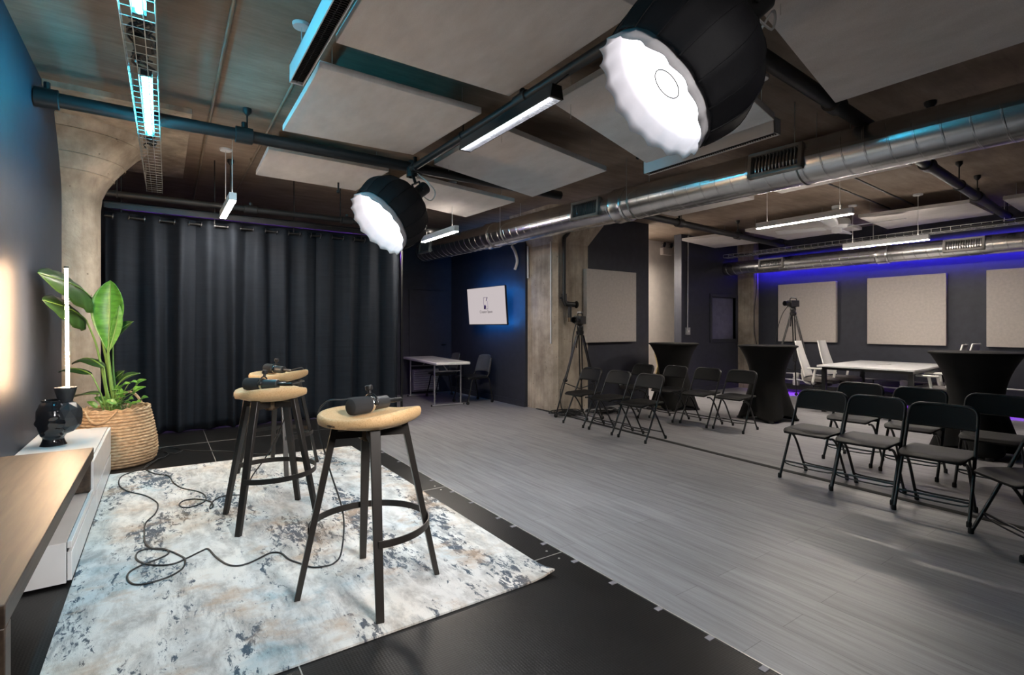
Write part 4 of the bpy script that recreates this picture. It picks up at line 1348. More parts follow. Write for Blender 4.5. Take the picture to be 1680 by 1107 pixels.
dup(ct, (7.42, 4.10, 0), 0.62, 'middle black covered cocktail table, standing in the aisle behind the last left chair')
dup(ct, (7.30, 1.72, 0), 0.5, 'nearest black covered cocktail table, at the right edge behind the chairs')

# ------------------------------------------------------------ white folding table and chairs by the screen
ft = thing('folding_table', 'long white folding table before the dark back wall', 'table', (4.19, 8.66, 0), math.radians(-7))
W2, L2, TZ = 0.31, 1.0, 0.77
MB().span((-W2, -L2, TZ - 0.045), (W2, L2, TZ)).build('tabletop', 'white_plastic', ft, bevel=0.012)
for sgn in (-1, 1):
    yl = sgn * (L2 - 0.28)
    lg = MB()
    for x in (-0.24, 0.24):
        lg.tube([(x, yl, TZ - 0.05), (x, yl, 0.03)], 0.0145, 10)
    lg.tube([(-0.29, yl, 0.018), (0.29, yl, 0.018)], 0.0145, 10)
    lg.tube([(-0.24, yl, 0.60), (0.24, yl, 0.60)], 0.011, 8)
    lg.build('leg_frame', 'steel', ft)
    MB().tube([(0, yl, 0.60), (0, yl - sgn * 0.30, TZ - 0.05)], 0.010, 8).build('brace', 'steel', ft)
    for x in (-0.29, 0.29):
        MB().ball((x, yl, 0.017), 0.017, 10, 6).build('end_cap', 'rubber', ft)

def make_guest_chair(label, loc, rotz):
    root = thing('guest_chair', label, 'chair', loc, rotz, 'grey backed caster chairs')
    for sgn in (-1, 1):
        y = sgn * 0.235
        fr = MB()
        fr.tube(smooth_path([(-0.25, y, 0.06), (-0.20, y, 0.25), (-0.15, y, 0.44), (0.0, y, 0.455), (0.16, y, 0.455), (0.20, y, 0.42), (0.24, y, 0.24), (0.27, y, 0.06)], 4), 0.012, 10)
        fr.tube(smooth_path([(0.12, y, 0.45), (0.20, y, 0.52), (0.25, y * 0.95, 0.70), (0.28, y * 0.85, 0.80)], 4), 0.012, 10)
        fr.build('side_frame', 'black_metal', root)
        for x in (-0.25, 0.27):
            MB().lathe([(0.026, -0.012), (0.028, -0.006), (0.028, 0.006), (0.026, 0.012)], 14, frame_to((x, y, 0.028), (0, 1, 0)), cap0=True, cap1=True).tube([(x, y, 0.028), (x, y, 0.07)], 0.008, 6).build('caster', 'rubber', root)
    MB().tube([(0.0, -0.235, 0.44), (0.0, 0.235, 0.44)], 0.011, 8).build('crossbar', 'black_metal', root)
    def sp(i, j):
        u, v = i / 10, j / 10
        w = 0.225 * (1 - 0.12 * u)
        return (-0.23 + 0.44 * u, (2 * v - 1) * w, 0.475 - 0.018 * math.exp(-(u / 0.12) ** 2) - 0.01 * math.sin(PI * u) * math.sin(PI * v))
    MB().grid(sp, 11, 11).build('seat', 'black_plastic', root, thick=0.035, bevel=0.008, angle=60)
    def bp(i, j):
        u, v = 2 * i / 14 - 1, j / 8
        w = 0.23 - 0.05 * v ** 2.5
        z = 0.56 + 0.30 * v - 0.02 * abs(u) ** 3
        return (0.23 + 0.07 * v + 0.05 * (1 - u * u) - 0.03, u * w, z)
    MB().grid(bp, 15, 9).build('backrest', 'grey_plastic', root, thick=0.012, bevel=0.003, angle=70)
    return root
gc = make_guest_chair('grey backed caster chair tucked under the folding table, nearer the television wall corner', (4.52, 8.95, 0), -0.12)
dup(gc, (4.66, 8.05, 0), 0.05, 'grey backed caster chair at the near end of the white folding table')

rv = thing('wall_heater', 'cream louvred heater grille low on the dark back wall under the folding table', 'heater', (4.50, 9.75, 0))
MB().span((-0.30, -0.09, 0.05), (0.28, 0.0, 0.50)).build('casing', 'steel', rv, bevel=0.005)
lv = MB()
for q in range(9):
    z = 0.085 + q * 0.046
    lv.prism([(-0.28, -0.092, z), (-0.28, -0.125, z + 0.006), (-0.28, -0.125, z + 0.014), (-0.28, -0.092, z + 0.034)], (0.54, 0, 0))
lv.build('louvres', 'white_plastic', rv)

# ------------------------------------------------------------ television
TVC = Vector((4.865, 7.915, 1.748))
tv = thing('television', 'lit television with a small violet logo, tilted on the dark wall with blue glow behind', 'television', TVC)
right = Vector((4.90 - 4.83, 7.32 - 8.51, 0)).normalized()
nrm0 = Vector((right.y, -right.x, 0))
tilt = Matrix.Rotation(math.radians(4.5), 4, right)
nrm = nrm0
upv = Vector((0, 0, 1))
# the upper edge leans out into the room
upv = (Vector((0, 0, 1)) * math.cos(math.radians(4.5)) + nrm * math.sin(math.radians(4.5)))
nn = right.cross(upv).normalized()
TT = Matrix((right, upv, nn)).transposed().to_4x4()
HWX, HHY = 0.598, 0.345
MB().span((-HWX, -HHY, -0.035), (HWX, HHY, 0.0), TT).build('frame', 'screen_frame', tv, bevel=0.003)
scr = MB().span((-HWX + 0.008, -HHY + 0.014, 0.0), (HWX - 0.008, HHY - 0.008, 0.0012), TT).build('screen', 'screen', tv)
lg = MB()
x0, x1, y0, y1 = -0.065, 0.055, -0.055, 0.155
for a, b in (((x0, y1), (x1 - 0.03, y1)), ((x0, y0), (x0, y1)), ((x0, y0), (x1, y0)), ((x1, y0), (x1, y1 - 0.07))):
    lg.span((min(a[0], b[0]) - 0.0035, min(a[1], b[1]) - 0.0035, 0.001), (max(a[0], b[0]) + 0.0035, max(a[1], b[1]) + 0.0035, 0.0022), TT)
lg.span((-0.010, -0.038, 0.001), (0.010, 0.038, 0.0022), TT @ Matrix.Translation((0.035, 0.125, 0)) @ Matrix.Rotation(-0.5, 4, 'Z'))
lg.build('logo', 'purple_logo', scr)
scr_kid = MB()
scr_kid.lathe([(0.0, 0.0), (0.033, 0.0)], 22, TT @ Matrix.Translation((-0.030, -0.012, 0.0018)))
scr_kid.span((-0.062, -0.053, 0.001), (-0.012, -0.008, 0.0022), TT)
scr_kid.build('logo_patch', 'purple_logo', scr)
text_part('lettering', 'Creator Space', 0.068, 'dark_ink', scr, TT @ Matrix.Translation((-0.01, -0.105, 0.0016)), 0.0004)
ab = MB()
ab.span((-0.15, -0.12, -0.07), (0.15, 0.12, -0.035), TT)
bk = TT @ Vector((0, 0, -0.06))
ab.tube([bk, Vector((5.10 - TVC.x, 0.05, 0.02))], 0.03, 8)
ab.span((5.09 - TVC.x, -0.14, -0.16), (5.12 - TVC.x, 0.2, 0.2))
ab.build('wall_bracket', 'black_metal', tv)
ld = MB()
ld.span((-HWX + 0.06, -HHY + 0.04, -0.045), (HWX - 0.06, -HHY + 0.052, -0.037), TT)
ld.span((-HWX + 0.06, HHY - 0.052, -0.045), (HWX - 0.06, HHY - 0.04, -0.037), TT)
ld.span((HWX - 0.052, -HHY + 0.06, -0.045), (HWX - 0.04, HHY - 0.06, -0.037), TT)
ld.span((-HWX + 0.04, -HHY + 0.06, -0.045), (-HWX + 0.052, HHY - 0.06, -0.037), TT)
ld.build('backlight_strip', 'lamp_tv', tv)

# ------------------------------------------------------------ acoustic wall panels
def wall_panel(lo, hi, label):
    c = [(lo[i] + hi[i]) / 2 for i in range(3)]
    o = MB().span(lo, hi).build('acoustic_wall_panel', 'felt_wall', at=tuple(c), bevel=0.005)
    tag(o, label, 'acoustic panel', 'oatmeal felt panels on the walls')
wall_panel((5.80, 6.255, 1.108), (6.99, 6.349, 2.335), 'oatmeal felt wall panel on the dark wall behind the left rows of chairs')
wall_panel((10.92, 4.66, 1.06), (10.999, 5.80, 2.27), 'oatmeal felt wall panel behind the far tripod camera')
wall_panel((10.92, 2.95, 1.05), (10.999, 4.12, 2.28), 'oatmeal felt wall panel above the white meeting table, the only one fully in view')
wall_panel((10.92, 1.25, 1.05), (10.999, 2.44, 2.28), 'oatmeal felt wall panel cut off by the right edge')

# blue strip along the end wall, its channel lips added to cut off the light
ls = thing('led_channel', 'ultramarine light strip in a light-cutting channel added along the top of the far end wall', 'light strip', (10.8, 2.5, 2.66))
MB().span((-0.10, -4.0, -0.045), (0.030, 4.0, -0.040)).span((-0.10, -4.0, -0.045), (-0.095, 4.0, 0.075)).span((-0.10, -4.0, 0.075), (0.05, 4.0, 0.08)).build('channel', 'black_metal', ls)
MB().span((-0.01, -4.0, 0.02), (0.01, 4.0, 0.04)).build('strip', 'lamp_blue', ls)

# low bench with rails along the end wall, purple strip beneath it
lb = thing('low_bench', 'low dark bench with rails along the foot of the far end wall', 'bench', (10.72, 4.0, 0))
MB().span((-0.16, -2.2, 0.165), (0.16, 2.2, 0.19)).span((-0.16, -2.2, 0.10), (-0.15, 2.2, 0.165)).build('shelf', 'black_metal', lb)
MB().tube([(-0.15, -2.2, 0.30), (-0.15, 2.2, 0.30)], 0.014, 8).tube([(0.14, -2.2, 0.40), (0.14, 2.2, 0.40)], 0.014, 8).build('rail', 'steel', lb)
for y in (-2.15, 0.0, 2.15):
    MB().tube([(-0.15, y, 0), (-0.15, y, 0.30)], 0.012, 8).tube([(0.14, y, 0), (0.14, y, 0.40)], 0.012, 8).build('leg', 'black_metal', lb)
MB().span((-0.02, -2.1, 0.15), (0.02, 2.1, 0.16)).build('light_strip', 'lamp_purple', lb)
def canister(x, y, label):
    root = thing('canister', label, 'canister', (x, y, 0.19))
    MB().lathe([(0.001, 0), (0.06, 0), (0.063, 0.01), (0.063, 0.15), (0.045, 0.18)], 20).build('body', 'clear', root)
    MB().lathe([(0.047, 0.175), (0.055, 0.18), (0.055, 0.24), (0.04, 0.25), (0.001, 0.25)], 20).build('cap', 'white_plastic', root)
canister(10.62, 5.27, 'milky white canister on the low bench, left of the meeting table')
canister(10.62, 3.45, 'milky white canister on the low bench, seen under the meeting table')

# ------------------------------------------------------------ meeting table and task chairs
mt = thing('meeting_table', 'white topped meeting table on black legs in the far part of the room', 'table', (9.70, 3.42, 0), 0.06)
MB().span((-0.95, -0.64, 0.73), (0.95, 0.64, 0.755)).build('tabletop', 'white_paint', mt, bevel=0.003)
MB().span((-0.14, -0.06, 0.755), (0.14, 0.06, 0.758)).build('cable_flap', 'steel', mt)
fr = MB()
for y in (-0.57, 0.57):
    fr.span((-0.86, y - 0.025, 0.685), (0.86, y + 0.025, 0.73))
for x in (-0.84, 0.84):
    fr.span((x - 0.025, -0.57, 0.685), (x + 0.025, 0.57, 0.73))
fr.build('under_frame', 'black_metal', mt)
for x in (-0.84, 0.84):
    for y in (-0.57, 0.57):
        MB().prism([(x - 0.03, y - 0.03, 0), (x + 0.03, y - 0.03, 0), (x + 0.03, y + 0.03, 0), (x - 0.03, y + 0.03, 0)], (0, 0, 0.69)).build('leg', 'black_metal', mt)

def make_task_chair(label, loc, rotz):
    """local: faces -y"""
    root = thing('task_chair', label, 'chair', loc, rotz, 'white task chairs at the meeting table')
    base = MB()
    for q in range(5):
        a = 2 * PI * q / 5
        base.tube([(0, 0, 0.10), (0.30 * math.cos(a), 0.30 * math.sin(a), 0.07)], [0.028, 0.018], 8)
        base.lathe([(0.03, 0.05), (0.03, 0.13)], 12, cap1=True) if q == 0 else None
    base.build('star_base', 'black_plastic', root)
    for q in range(5):
        a = 2 * PI * q / 5
        MB().lathe([(0.028, -0.022), (0.03, -0.015), (0.03, 0.015), (0.028, 0.022)], 14, frame_to((0.31 * math.cos(a), 0.31 * math.sin(a), 0.03), (-math.sin(a), math.cos(a), 0)), cap0=True, cap1=True).build('caster', 'rubber', root)
    MB().lathe([(0.025, 0.10), (0.025, 0.36)], 12).lathe([(0.04, 0.10), (0.04, 0.25)], 12).build('gas_lift', 'black_metal', root)
    MB().span((-0.10, -0.14, 0.35), (0.10, 0.14, 0.40)).build('mechanism', 'black_plastic', root, bevel=0.01)
    def sp(i, j):
        u, v = 2 * i / 14 - 1, 2 * j / 14 - 1
        k = (abs(u) ** 4 + abs(v) ** 4) ** 0.25
        m_ = max(abs(u), abs(v))
        s_ = m_ / k if k > 0 else 1
        return (0.25 * u * s_, 0.25 * v * s_, 0.455 - 0.02 * max(0, -v) ** 3 - 0.012 * (1 - u * u))
    MB().grid(sp, 15, 15).build('seat', 'grey_fabric', root, thick=0.06, bevel=0.015, angle=60)
    def bp(i, j):
        u, v = 2 * i / 12 - 1, j / 14
        w = 0.235 - 0.075 * v
        y = 0.20 + 0.035 * math.sin(PI * v * 0.9) + 0.16 * v ** 1.5 - 0.035 * u * u * 0 + 0.03 * (1 - u * u)
        return (u * w, y, 0.50 + 0.62 * v)
    MB().grid(bp, 13, 15).build('backrest', 'white_plastic', root, thick=0.022, bevel=0.006, angle=60)
    MB().tube(smooth_path([(0, 0.05, 0.37), (0, 0.22, 0.38), (0, 0.29, 0.46), (0, 0.30, 0.62)], 4), 0.022, 8).build('back_post', 'white_plastic', root)
    for sgn in (-1, 1):
        x = sgn * 0.285
        MB().tube(smooth_path([(sgn * 0.18, 0.05, 0.40), (x, 0.06, 0.41), (x + sgn * 0.01, 0.04, 0.54), (x, 0.02, 0.645)], 4), 0.02, 8).build('arm_post', 'white_plastic', root)
        MB().span((x - 0.04, -0.13, 0.645), (x + 0.04, 0.14, 0.672)).build('arm_pad', 'white_plastic', root, bevel=0.01)
    return root
tc = make_task_chair('white high backed task chair at the left end of the meeting table, nearest the tripod', (9.47, 4.27, 0), 0.18)
dup(tc, (10.15, 4.20, 0), 0.05, 'second white high backed task chair, behind the left end of the meeting table')
dup(tc, (9.42, 2.72, 0), PI + 0.12, 'white task chair on the near right side of the meeting table, arm and back showing')
dup(tc, (10.12, 2.74, 0), PI - 0.05, 'white task chair farthest right, mostly behind the nearest cocktail table')

# ------------------------------------------------------------ cameras on tripods
def make_tripod(label, loc, rotz, h, spread, camlabel, camrot):
    root = thing('tripod', label, 'tripod', loc, rotz)
    MB().lathe([(0.03, h - 0.16), (0.055, h - 0.15), (0.06, h - 0.10), (0.045, h - 0.09), (0.045, h - 0.06), (0.05, h - 0.05), (0.05, h - 0.02), (0.035, h)], 18, cap0=True, cap1=True).build('fluid_head', 'black_metal', root)
    MB().tube([(0.03, 0, h - 0.05), (0.16, 0.05, h - 0.20), (0.28, 0.08, h - 0.36)], 0.009, 8).build('pan_handle', 'black_metal', root)
    for q in range(3):
        a = 2 * PI * q / 3
        c, s_ = math.cos(a), math.sin(a)
        d, e = -s_ * 0.02, c * 0.02
        l = MB()
        tp, bt = (0.05 * c, 0.05 * s_, h - 0.16), (spread * c, spread * s_, 0.0)
        mid = tuple(tp[i] * 0.45 + bt[i] * 0.55 for i in range(3))
        for sg in (-1, 1):
            l.tube([(tp[0] + sg * d, tp[1] + sg * e, tp[2]), (mid[0] + sg * d, mid[1] + sg * e, mid[2])], 0.011, 8)
        l.tube([mid, (bt[0], bt[1], 0.03)], 0.012, 8)
        l.ball(mid, (0.04, 0.04, 0.03), 10, 6)
        l.build('leg', 'black_metal', root)
        MB().ball((bt[0], bt[1], 0.03), 0.03, 10, 6).build('foot', 'rubber', root)
        MB().tube([(0, 0, h * 0.30), (mid[0], mid[1], mid[2] * 0.92)], 0.007, 6).build('spreader_arm', 'black_metal', root)
    cm = thing('video_camera', camlabel, 'camera', (loc[0], loc[1], h), camrot)
    MB().span((-0.06, -0.09, 0.012), (0.06, 0.09, 0.135)).build('body', 'black_plastic', cm, bevel=0.006)
    MB().span((-0.03, -0.05, 0.0), (0.03, 0.05, 0.014)).build('mount_plate', 'black_metal', cm)
    MB().lathe([(0.038, 0.0), (0.042, 0.01), (0.042, 0.07), (0.048, 0.08), (0.048, 0.11)], 20, frame_to((0, -0.09, 0.075), (0, -1, 0))).build('lens', 'black_plastic', cm)
    MB().tube(smooth_path([(0, -0.07, 0.13), (0, -0.06, 0.175), (0, 0.06, 0.175), (0, 0.08, 0.135)], 4), 0.009, 8).build('handle', 'black_plastic', cm)
    MB().span((-0.05, 0.092, 0.03), (0.05, 0.10, 0.11)).span((-0.13, -0.05, 0.04), (-0.118, 0.05, 0.12)).tube([(-0.06, 0, 0.08), (-0.12, 0, 0.08)], 0.006, 6).build('monitor', 'screen_frame', cm, bevel=0.003)
    MB().span((-0.028, -0.035, 0.181), (0.028, 0.03, 0.205)).build('receiver', 'steel', cm)
    return root
make_tripod('black camera tripod in the corner between the square concrete column and the wall panel', (5.29, 5.86, 0), 0.75, 1.40, 0.40, 'black video camera on the tripod beside the square concrete column', -1.2)
make_tripod('tall black camera tripod before the far end wall, behind the cocktail table', (9.96, 5.0, 0), 0.35, 1.74, 0.48, 'black video camera on the tall tripod in front of the far wall panel', -1.9)
rnd = random.Random(12)
for nm, ox, oy, lab in (('a', 5.25, 6.05, 'tangle of black cables on the floor at the foot of the square concrete column'), ('b', 5.7, 5.9, 'black cables trailing on the floor under the left tripod')):
    cb = MB()
    for q in range(6):
        a0 = rnd.uniform(0, 6.28)
        pts = []
        for k in range(12):
            a = a0 + 0.55 * k
            rr = 0.10 + 0.05 * rnd.random() + 0.012 * q
            pts.append((ox + rr * 1.5 * math.cos(a) + (0.02 * k if nm == 'b' else -0.02 * q), oy + rr * math.sin(a), 0.008 + 0.009 * q + 0.006 * rnd.random()))
        cb.tube(smooth_path(pts, 4), 0.007, 6)
    tag(cb.build('cable_pile', 'cable', at=(ox, oy, 0)), lab, 'cables')
cable('black cable rising from the floor pile to the left camera', [(5.15, 6.05, 0.02), (5.05, 6.02, 0.15), (5.02, 6.0, 0.38), (5.12, 6.02, 0.58), (5.16, 6.0, 0.72), (5.2, 5.96, 0.95), (5.21, 5.92, 1.25), (5.25, 5.88, 1.47)], 0.008, 'camera cables', name='camera_cable')
cable('black cable hanging from the far tripod camera to the floor', [(9.94, 5.04, 1.82), (9.86, 5.16, 1.60), (9.84, 5.26, 1.2), (9.84, 5.36, 0.5), (9.86, 5.45, 0.02), (10.0, 5.7, 0.01)], 0.006, 'camera cables', name='camera_cable')

# ------------------------------------------------------------ column fittings
sp_ = thing('standpipe', 'black pipe with a valve running down the right of the square concrete column', 'pipe', (5.34, 6.28, 1.7))
T = Matrix.Translation((-5.34, -6.28, -1.7))
MB().tube(smooth_path([(5.50, 6.30, 2.95), (5.38, 6.28, 2.85), (5.33, 6.28, 2.75), (5.33, 6.28, 2.3), (5.33, 6.28, 1.86)], 4), 0.032, 12, T=T).build('pipe_run', 'pipe', sp_)
MB().tube([(5.33, 6.28, 1.90), (5.33, 6.28, 1.80), (5.36, 6.28, 1.74), (5.52, 6.25, 1.73)], 0.042, 12, T=T).tube([(5.44, 6.27, 1.73), (5.44, 6.27, 1.52)], 0.034, 12, T=T).build('valve_body', 'pipe', sp_)
MB().lathe([(0.055, -0.01), (0.06, 0), (0.055, 0.01)], 18, T @ frame_to((5.56, 6.24, 1.73), (1, -0.2, 0)), cap0=True, cap1=True).tube([(5.25, 6.28, 1.83), (5.33, 6.28, 1.83)], 0.014, 8, T=T).build('valve_wheel', 'black_metal', sp_)
MB().tube([(5.44, 6.27, 1.52), (5.44, 6.27, 1.45)], 0.028, 10, T=T).build('outlet_cap', 'hub', sp_)
def slim(name, label, pts, r, mat, cat='conduit'):
    o = MB().tube(pts, r, 8).build(name, mat, at=tuple(pts[0]))
    return tag(o, label, cat)
slim('conduit', 'thin white conduit running down the left face of the square concrete column', [(5.183, 6.44, 2.75), (5.183, 6.44, 1.1)], 0.012, 'white_metal')
slim('conduit', 'short white conduit stub hanging beside the square column under the duct', [(5.15, 7.02, 2.75), (5.14, 7.0, 2.2)], 0.016, 'white_metal')
slim('flexible_hose', 'curved white hose stub hanging under the duct beside the column', smooth_path([(5.05, 7.35, 2.78), (5.05, 7.25, 2.66), (5.07, 7.22, 2.5), (5.05, 7.26, 2.36)], 5), 0.026, 'white_plastic', 'hose')
cd = thing('wall_switch', 'small grey switch box with a conduit up the window wall', 'switch', (8.95, 6.65, 1.28))
MB().span((-0.055, -0.05, -0.075), (0.055, 0.0, 0.075)).build('switch_box', 'steel', cd, bevel=0.004)
MB().tube([(0.0, -0.02, 0.07), (0.02, -0.02, CEIL - 1.30)], 0.014, 8).build('conduit', 'steel', cd)
MB().span((-0.012, -0.058, -0.02), (0.012, -0.05, 0.02)).build('toggle', 'white_plastic', cd)
ol = thing('wall_outlet', 'white outlet plate low on the dark wall behind the left chairs', 'outlet', (6.70, 6.35, 0.40))
MB().span((-0.04, -0.008, -0.06), (0.04, 0, 0.06)).build('cover_plate', 'white_plastic', ol, bevel=0.003)
for z in (-0.025, 0.025):
    MB().span((-0.016, -0.011, z - 0.016), (0.016, -0.006, z + 0.016)).build('socket', 'steel', ol, bevel=0.002)
el = thing('emergency_light', 'white emergency light with two round lamp heads high on the pale recess wall', 'emergency light', (9.30, 7.5, 3.07))
MB().span((-0.15, -0.09, -0.10), (0.15, 0.0, 0.06)).build('housing', 'warm_white', el, bevel=0.01)
for x in (-0.14, 0.10):
    MB().tube([(x, -0.05, 0.05), (x, -0.06, 0.09)], 0.012, 8).lathe([(0.02, -0.05), (0.055, -0.01), (0.06, 0.02)], 18, frame_to((x, -0.10, 0.12), (0.1, -1, -0.3)), cap0=True).lathe([(0.001, 0.012), (0.058, 0.015)], 18, frame_to((x, -0.10, 0.12), (0.1, -1, -0.3))).build('lamp_head', 'chrome', el)
slim('wall_cable', 'thin dark cable hanging down the corner pilaster by the window', smooth_path([(10.90, 6.26, 2.75), (10.88, 6.26, 2.2), (10.80, 6.26, 1.7), (10.82, 6.26, 1.2), (10.93, 6.25, 0.8), (10.95, 6.25, 0.2)], 5), 0.007, 'cable', 'cable')

# gold sequinned figure behind the farthest cocktail table
gs = thing('sequinned_figure', 'gold sequinned figure sculpture half hidden behind the farthest cocktail table', 'sculpture', (7.66, 6.22, 0))
MB().lathe([(0.001, 0.0), (0.16, 0.0), (0.16, 0.02), (0.001, 0.025)], 20).build('base', 'black_metal', gs)
MB().lathe([(0.06, 0.36), (0.12, 0.42), (0.135, 0.50), (0.10, 0.64), (0.13, 0.78), (0.15, 0.88), (0.10, 0.94), (0.04, 0.97), (0.001, 0.975)], 24).build('torso', 'gold', gs)
for x in (-0.06, 0.06):
    MB().tube([(x, 0, 0.42), (x * 1.1, 0, 0.22), (x * 1.15, 0, 0.02)], [0.055, 0.042, 0.03], 12).build('leg', 'gold', gs)

# ------------------------------------------------------------ media console and wooden slab
mc = thing('media_console', 'low white lacquered media console along the left wall', 'console', (-0.55, 4.1, STAGE))
X0, X1 = -0.755 + 0.55, -0.335 + 0.55
MB().span((X0, -1.06, 0.012), (X1 - 0.02, 1.10, 0.195)).build('lower_carcass', 'white_paint', mc, bevel=0.002)
MB().span((X0, -0.17, 0.195), (X1 - 0.02, 1.10, 0.37)).build('upper_carcass', 'white_paint', mc, bevel=0.002)
MB().span((X1 - 0.017, -1.06, 0.022), (X1, 0.02, 0.150)).build('drawer_front', 'white_paint', mc, bevel=0.002)
MB().span((X1 - 0.017, 0.026, 0.022), (X1, 1.10, 0.150)).build('drawer_front', 'white_paint', mc, bevel=0.002)
MB().span((X1 - 0.017, -1.06, 0.168), (X1, -0.175, 0.20)).build('front_rail', 'white_paint', mc, bevel=0.002)
MB().span((X1 - 0.017, -0.17, 0.168), (X1, 1.10, 0.365)).build('flap_door', 'white_paint', mc, bevel=0.002)
MB().span((X1 - 0.022, -1.05, 0.150), (X1 - 0.015, 1.09, 0.168)).build('finger_groove', 'black_plastic', mc)
MB().span((X0 + 0.03, -1.0, 0.0), (X1 - 0.05, 1.05, 0.012)).build('plinth', 'black_plastic', mc)
sl = thing('waterfall_slab', 'dark oak waterfall slab bridging over the near end of the white console', 'bench', (-0.54, 2.89, STAGE))
MB().span((-0.215, -1.06, 0.39), (0.207, 1.03, 0.452)).build('top', 'oak', sl, bevel=0.003)
MB().span((-0.215, -1.06, 0.0), (0.207, -1.0, 0.39)).build('leg_panel', 'oak', sl, bevel=0.003)
MB().span((-0.215, 0.975, 0.203), (0.195, 1.03, 0.39)).build('leg_panel', 'oak', sl, bevel=0.003)

# ------------------------------------------------------------ vase, tube lamp
VX, VY, VZ = -0.605, 4.62, 0.57
va = thing('head_vase', 'glossy black vase shaped as a half smooth, half faceted head', 'vase', (VX, VY, VZ))
def head(i, j):
    nu, nv = 40, 26
    a = 2 * PI * i / nu
    t = j / (nv - 1)
    z = 0.30 * t
    # radius profile: neck, jaw, cheeks, brow, crown opening
    pr = [(0.0, 0.072), (0.07, 0.062), (0.15, 0.056), (0.24, 0.070), (0.40, 0.084), (0.58, 0.092), (0.76, 0.090), (0.90, 0.076), (1.0, 0.058)]
    for (t0, r0), (t1, r1) in zip(pr, pr[1:]):
        if t0 <= t <= t1:
            w = (t - t0) / (t1 - t0)
            w = w * w * (3 - 2 * w)
            r = r0 + (r1 - r0) * w
            break
    # face looks along angle FA
    FA = -0.95
    da = (a - FA + PI) % (2 * PI) - PI
    def bumpf(a0, t0, wa, wt, h):
        return h * math.exp(-((da - a0) / wa) ** 2 - ((t - t0) / wt) ** 2)
    r += bumpf(0, 0.50, 0.16, 0.07, 0.034)                      # nose
    r += bumpf(0, 0.60, 0.13, 0.08, 0.016)
    r += bumpf(0, 0.375, 0.30, 0.025, 0.020) + bumpf(0, 0.325, 0.26, 0.022, 0.018)   # lips
    r += bumpf(0, 0.23, 0.28, 0.04, 0.018)                      # chin
    r += bumpf(0.45, 0.66, 0.30, 0.03, 0.010) + bumpf(-0.45, 0.66, 0.30, 0.03, 0.010)   # brows
    r -= bumpf(0.45, 0.60, 0.20, 0.035, 0.012) + bumpf(-0.45, 0.60, 0.20, 0.035, 0.012)  # eye sockets
    r += bumpf(0.45, 0.595, 0.10, 0.018, 0.011) + bumpf(-0.45, 0.595, 0.10, 0.018, 0.011)  # eyes
    r += bumpf(1.55, 0.52, 0.12, 0.09, 0.020) + bumpf(-1.55, 0.52, 0.12, 0.09, 0.020)   # ears
    return (r * math.cos(a), r * 1.08 * math.sin(a), z)
hb = MB().grid(head, 40, 26, wu=True)
hb.f.append(tuple(i * 26 for i in range(40)))
hb.build('head', 'glaze', va, angle=70)
ring = [(0.055 * math.cos(a) - 0.004, 0.059 * math.sin(a), 0.300) for a in [2 * PI * k / 32 for k in range(32)]]
MB().tube(ring, 0.006, 8, closed=True).build('rim', 'glaze', va)
MB().lathe([(0.001, 0.285), (0.058, 0.285)], 24).build('opening', 'hollow_shade', va)  # black disc in place of the shade inside the vase
ico = bmesh.new()
bmesh.ops.create_icosphere(ico, subdivisions=2, radius=0.112)
fb = MB()
fb.v = [(v.co.x * 0.80 + 0.070, v.co.y * 0.80 - 0.012, v.co.z * 1.02 + 0.185) for v in ico.verts]
fb.f = [tuple(v.index for v in f.verts) for f in ico.faces]
ico.free()
fb.build('faceted_half', 'glaze_matte', va, angle=1)
fl_ = MB()
def flute(i, j):
    a = 2 * PI * i / 48
    pr = [(0.040, 0.265), (0.038, 0.290), (0.062, 0.385), (0.059, 0.386), (0.036, 0.306)]
    r, z = pr[j]
    r *= 1 + 0.018 * math.cos(24 * a)
    return (0.062 + r * math.cos(a), 0.000 + r * math.sin(a), z)
fl_.grid(flute, 48, 5, wu=True)
fl_.f.append(tuple(i * 5 + 4 for i in range(48)))
fl_.build('flared_cup', 'glaze_matte', va, angle=40)
tlp = thing('tube_lamp', 'slim glowing warm white tube lamp standing up out of the black vase', 'lamp', (VX + 0.062, VY, VZ + 0.307))
MB().tube([(0.012, 0.0, 0.03), (0.004, 0.0, 0.90)], 0.0095, 14).build('tube', 'lamp_tube', tlp)
MB().lathe([(0.001, 0), (0.020, 0.0), (0.020, 0.03), (0.014, 0.035)], 14, Matrix.Translation((0.012, 0, 0))).build('base', 'black_metal', tlp)
MB().lathe([(0.014, 0), (0.014, 0.012), (0.001, 0.013)], 14, Matrix.Translation((0.004, 0, 0.895))).build('tip', 'black_metal', tlp)

# ------------------------------------------------------------ basket and plants
BX, BY = -0.325, 5.53
bk = thing('woven_basket', 'round woven seagrass basket holding the plants, beside the white console', 'basket', (BX, BY, STAGE))
bp_ = [(0.255, 0.0), (0.285, 0.04), (0.295, 0.10), (0.29, 0.2), (0.27, 0.32), (0.248, 0.43), (0.238, 0.475)]
def brad(z):
    for (r0, z0), (r1, z1) in zip(bp_, bp_[1:]):
        if z0 <= z <= z1:
            return r0 + (r1 - r0) * (z - z0) / (z1 - z0)
    return bp_[-1][0]
rows = 19
nb = 120
def bw(i, j):
    a = 2 * PI * i / nb
    z = 0.478 * j / (rows * 6)
    r = brad(min(z, 0.475))
    row = j // 6
    ph = (j % 6) / 6
    r += 0.011 * math.sin(PI * ph) * (0.75 + 0.25 * math.sin(a * 40 + row * 2.1)) + 0.002 * math.sin(a * 17 + row * 5)
    return (r * math.cos(a), r * math.sin(a), z)
bm_ = MB().grid(bw, nb, rows * 6 + 1, wu=True)
bm_.f.append(tuple(i * (rows * 6 + 1) for i in range(nb)))
bm_.build('body', 'seagrass', bk, angle=50)
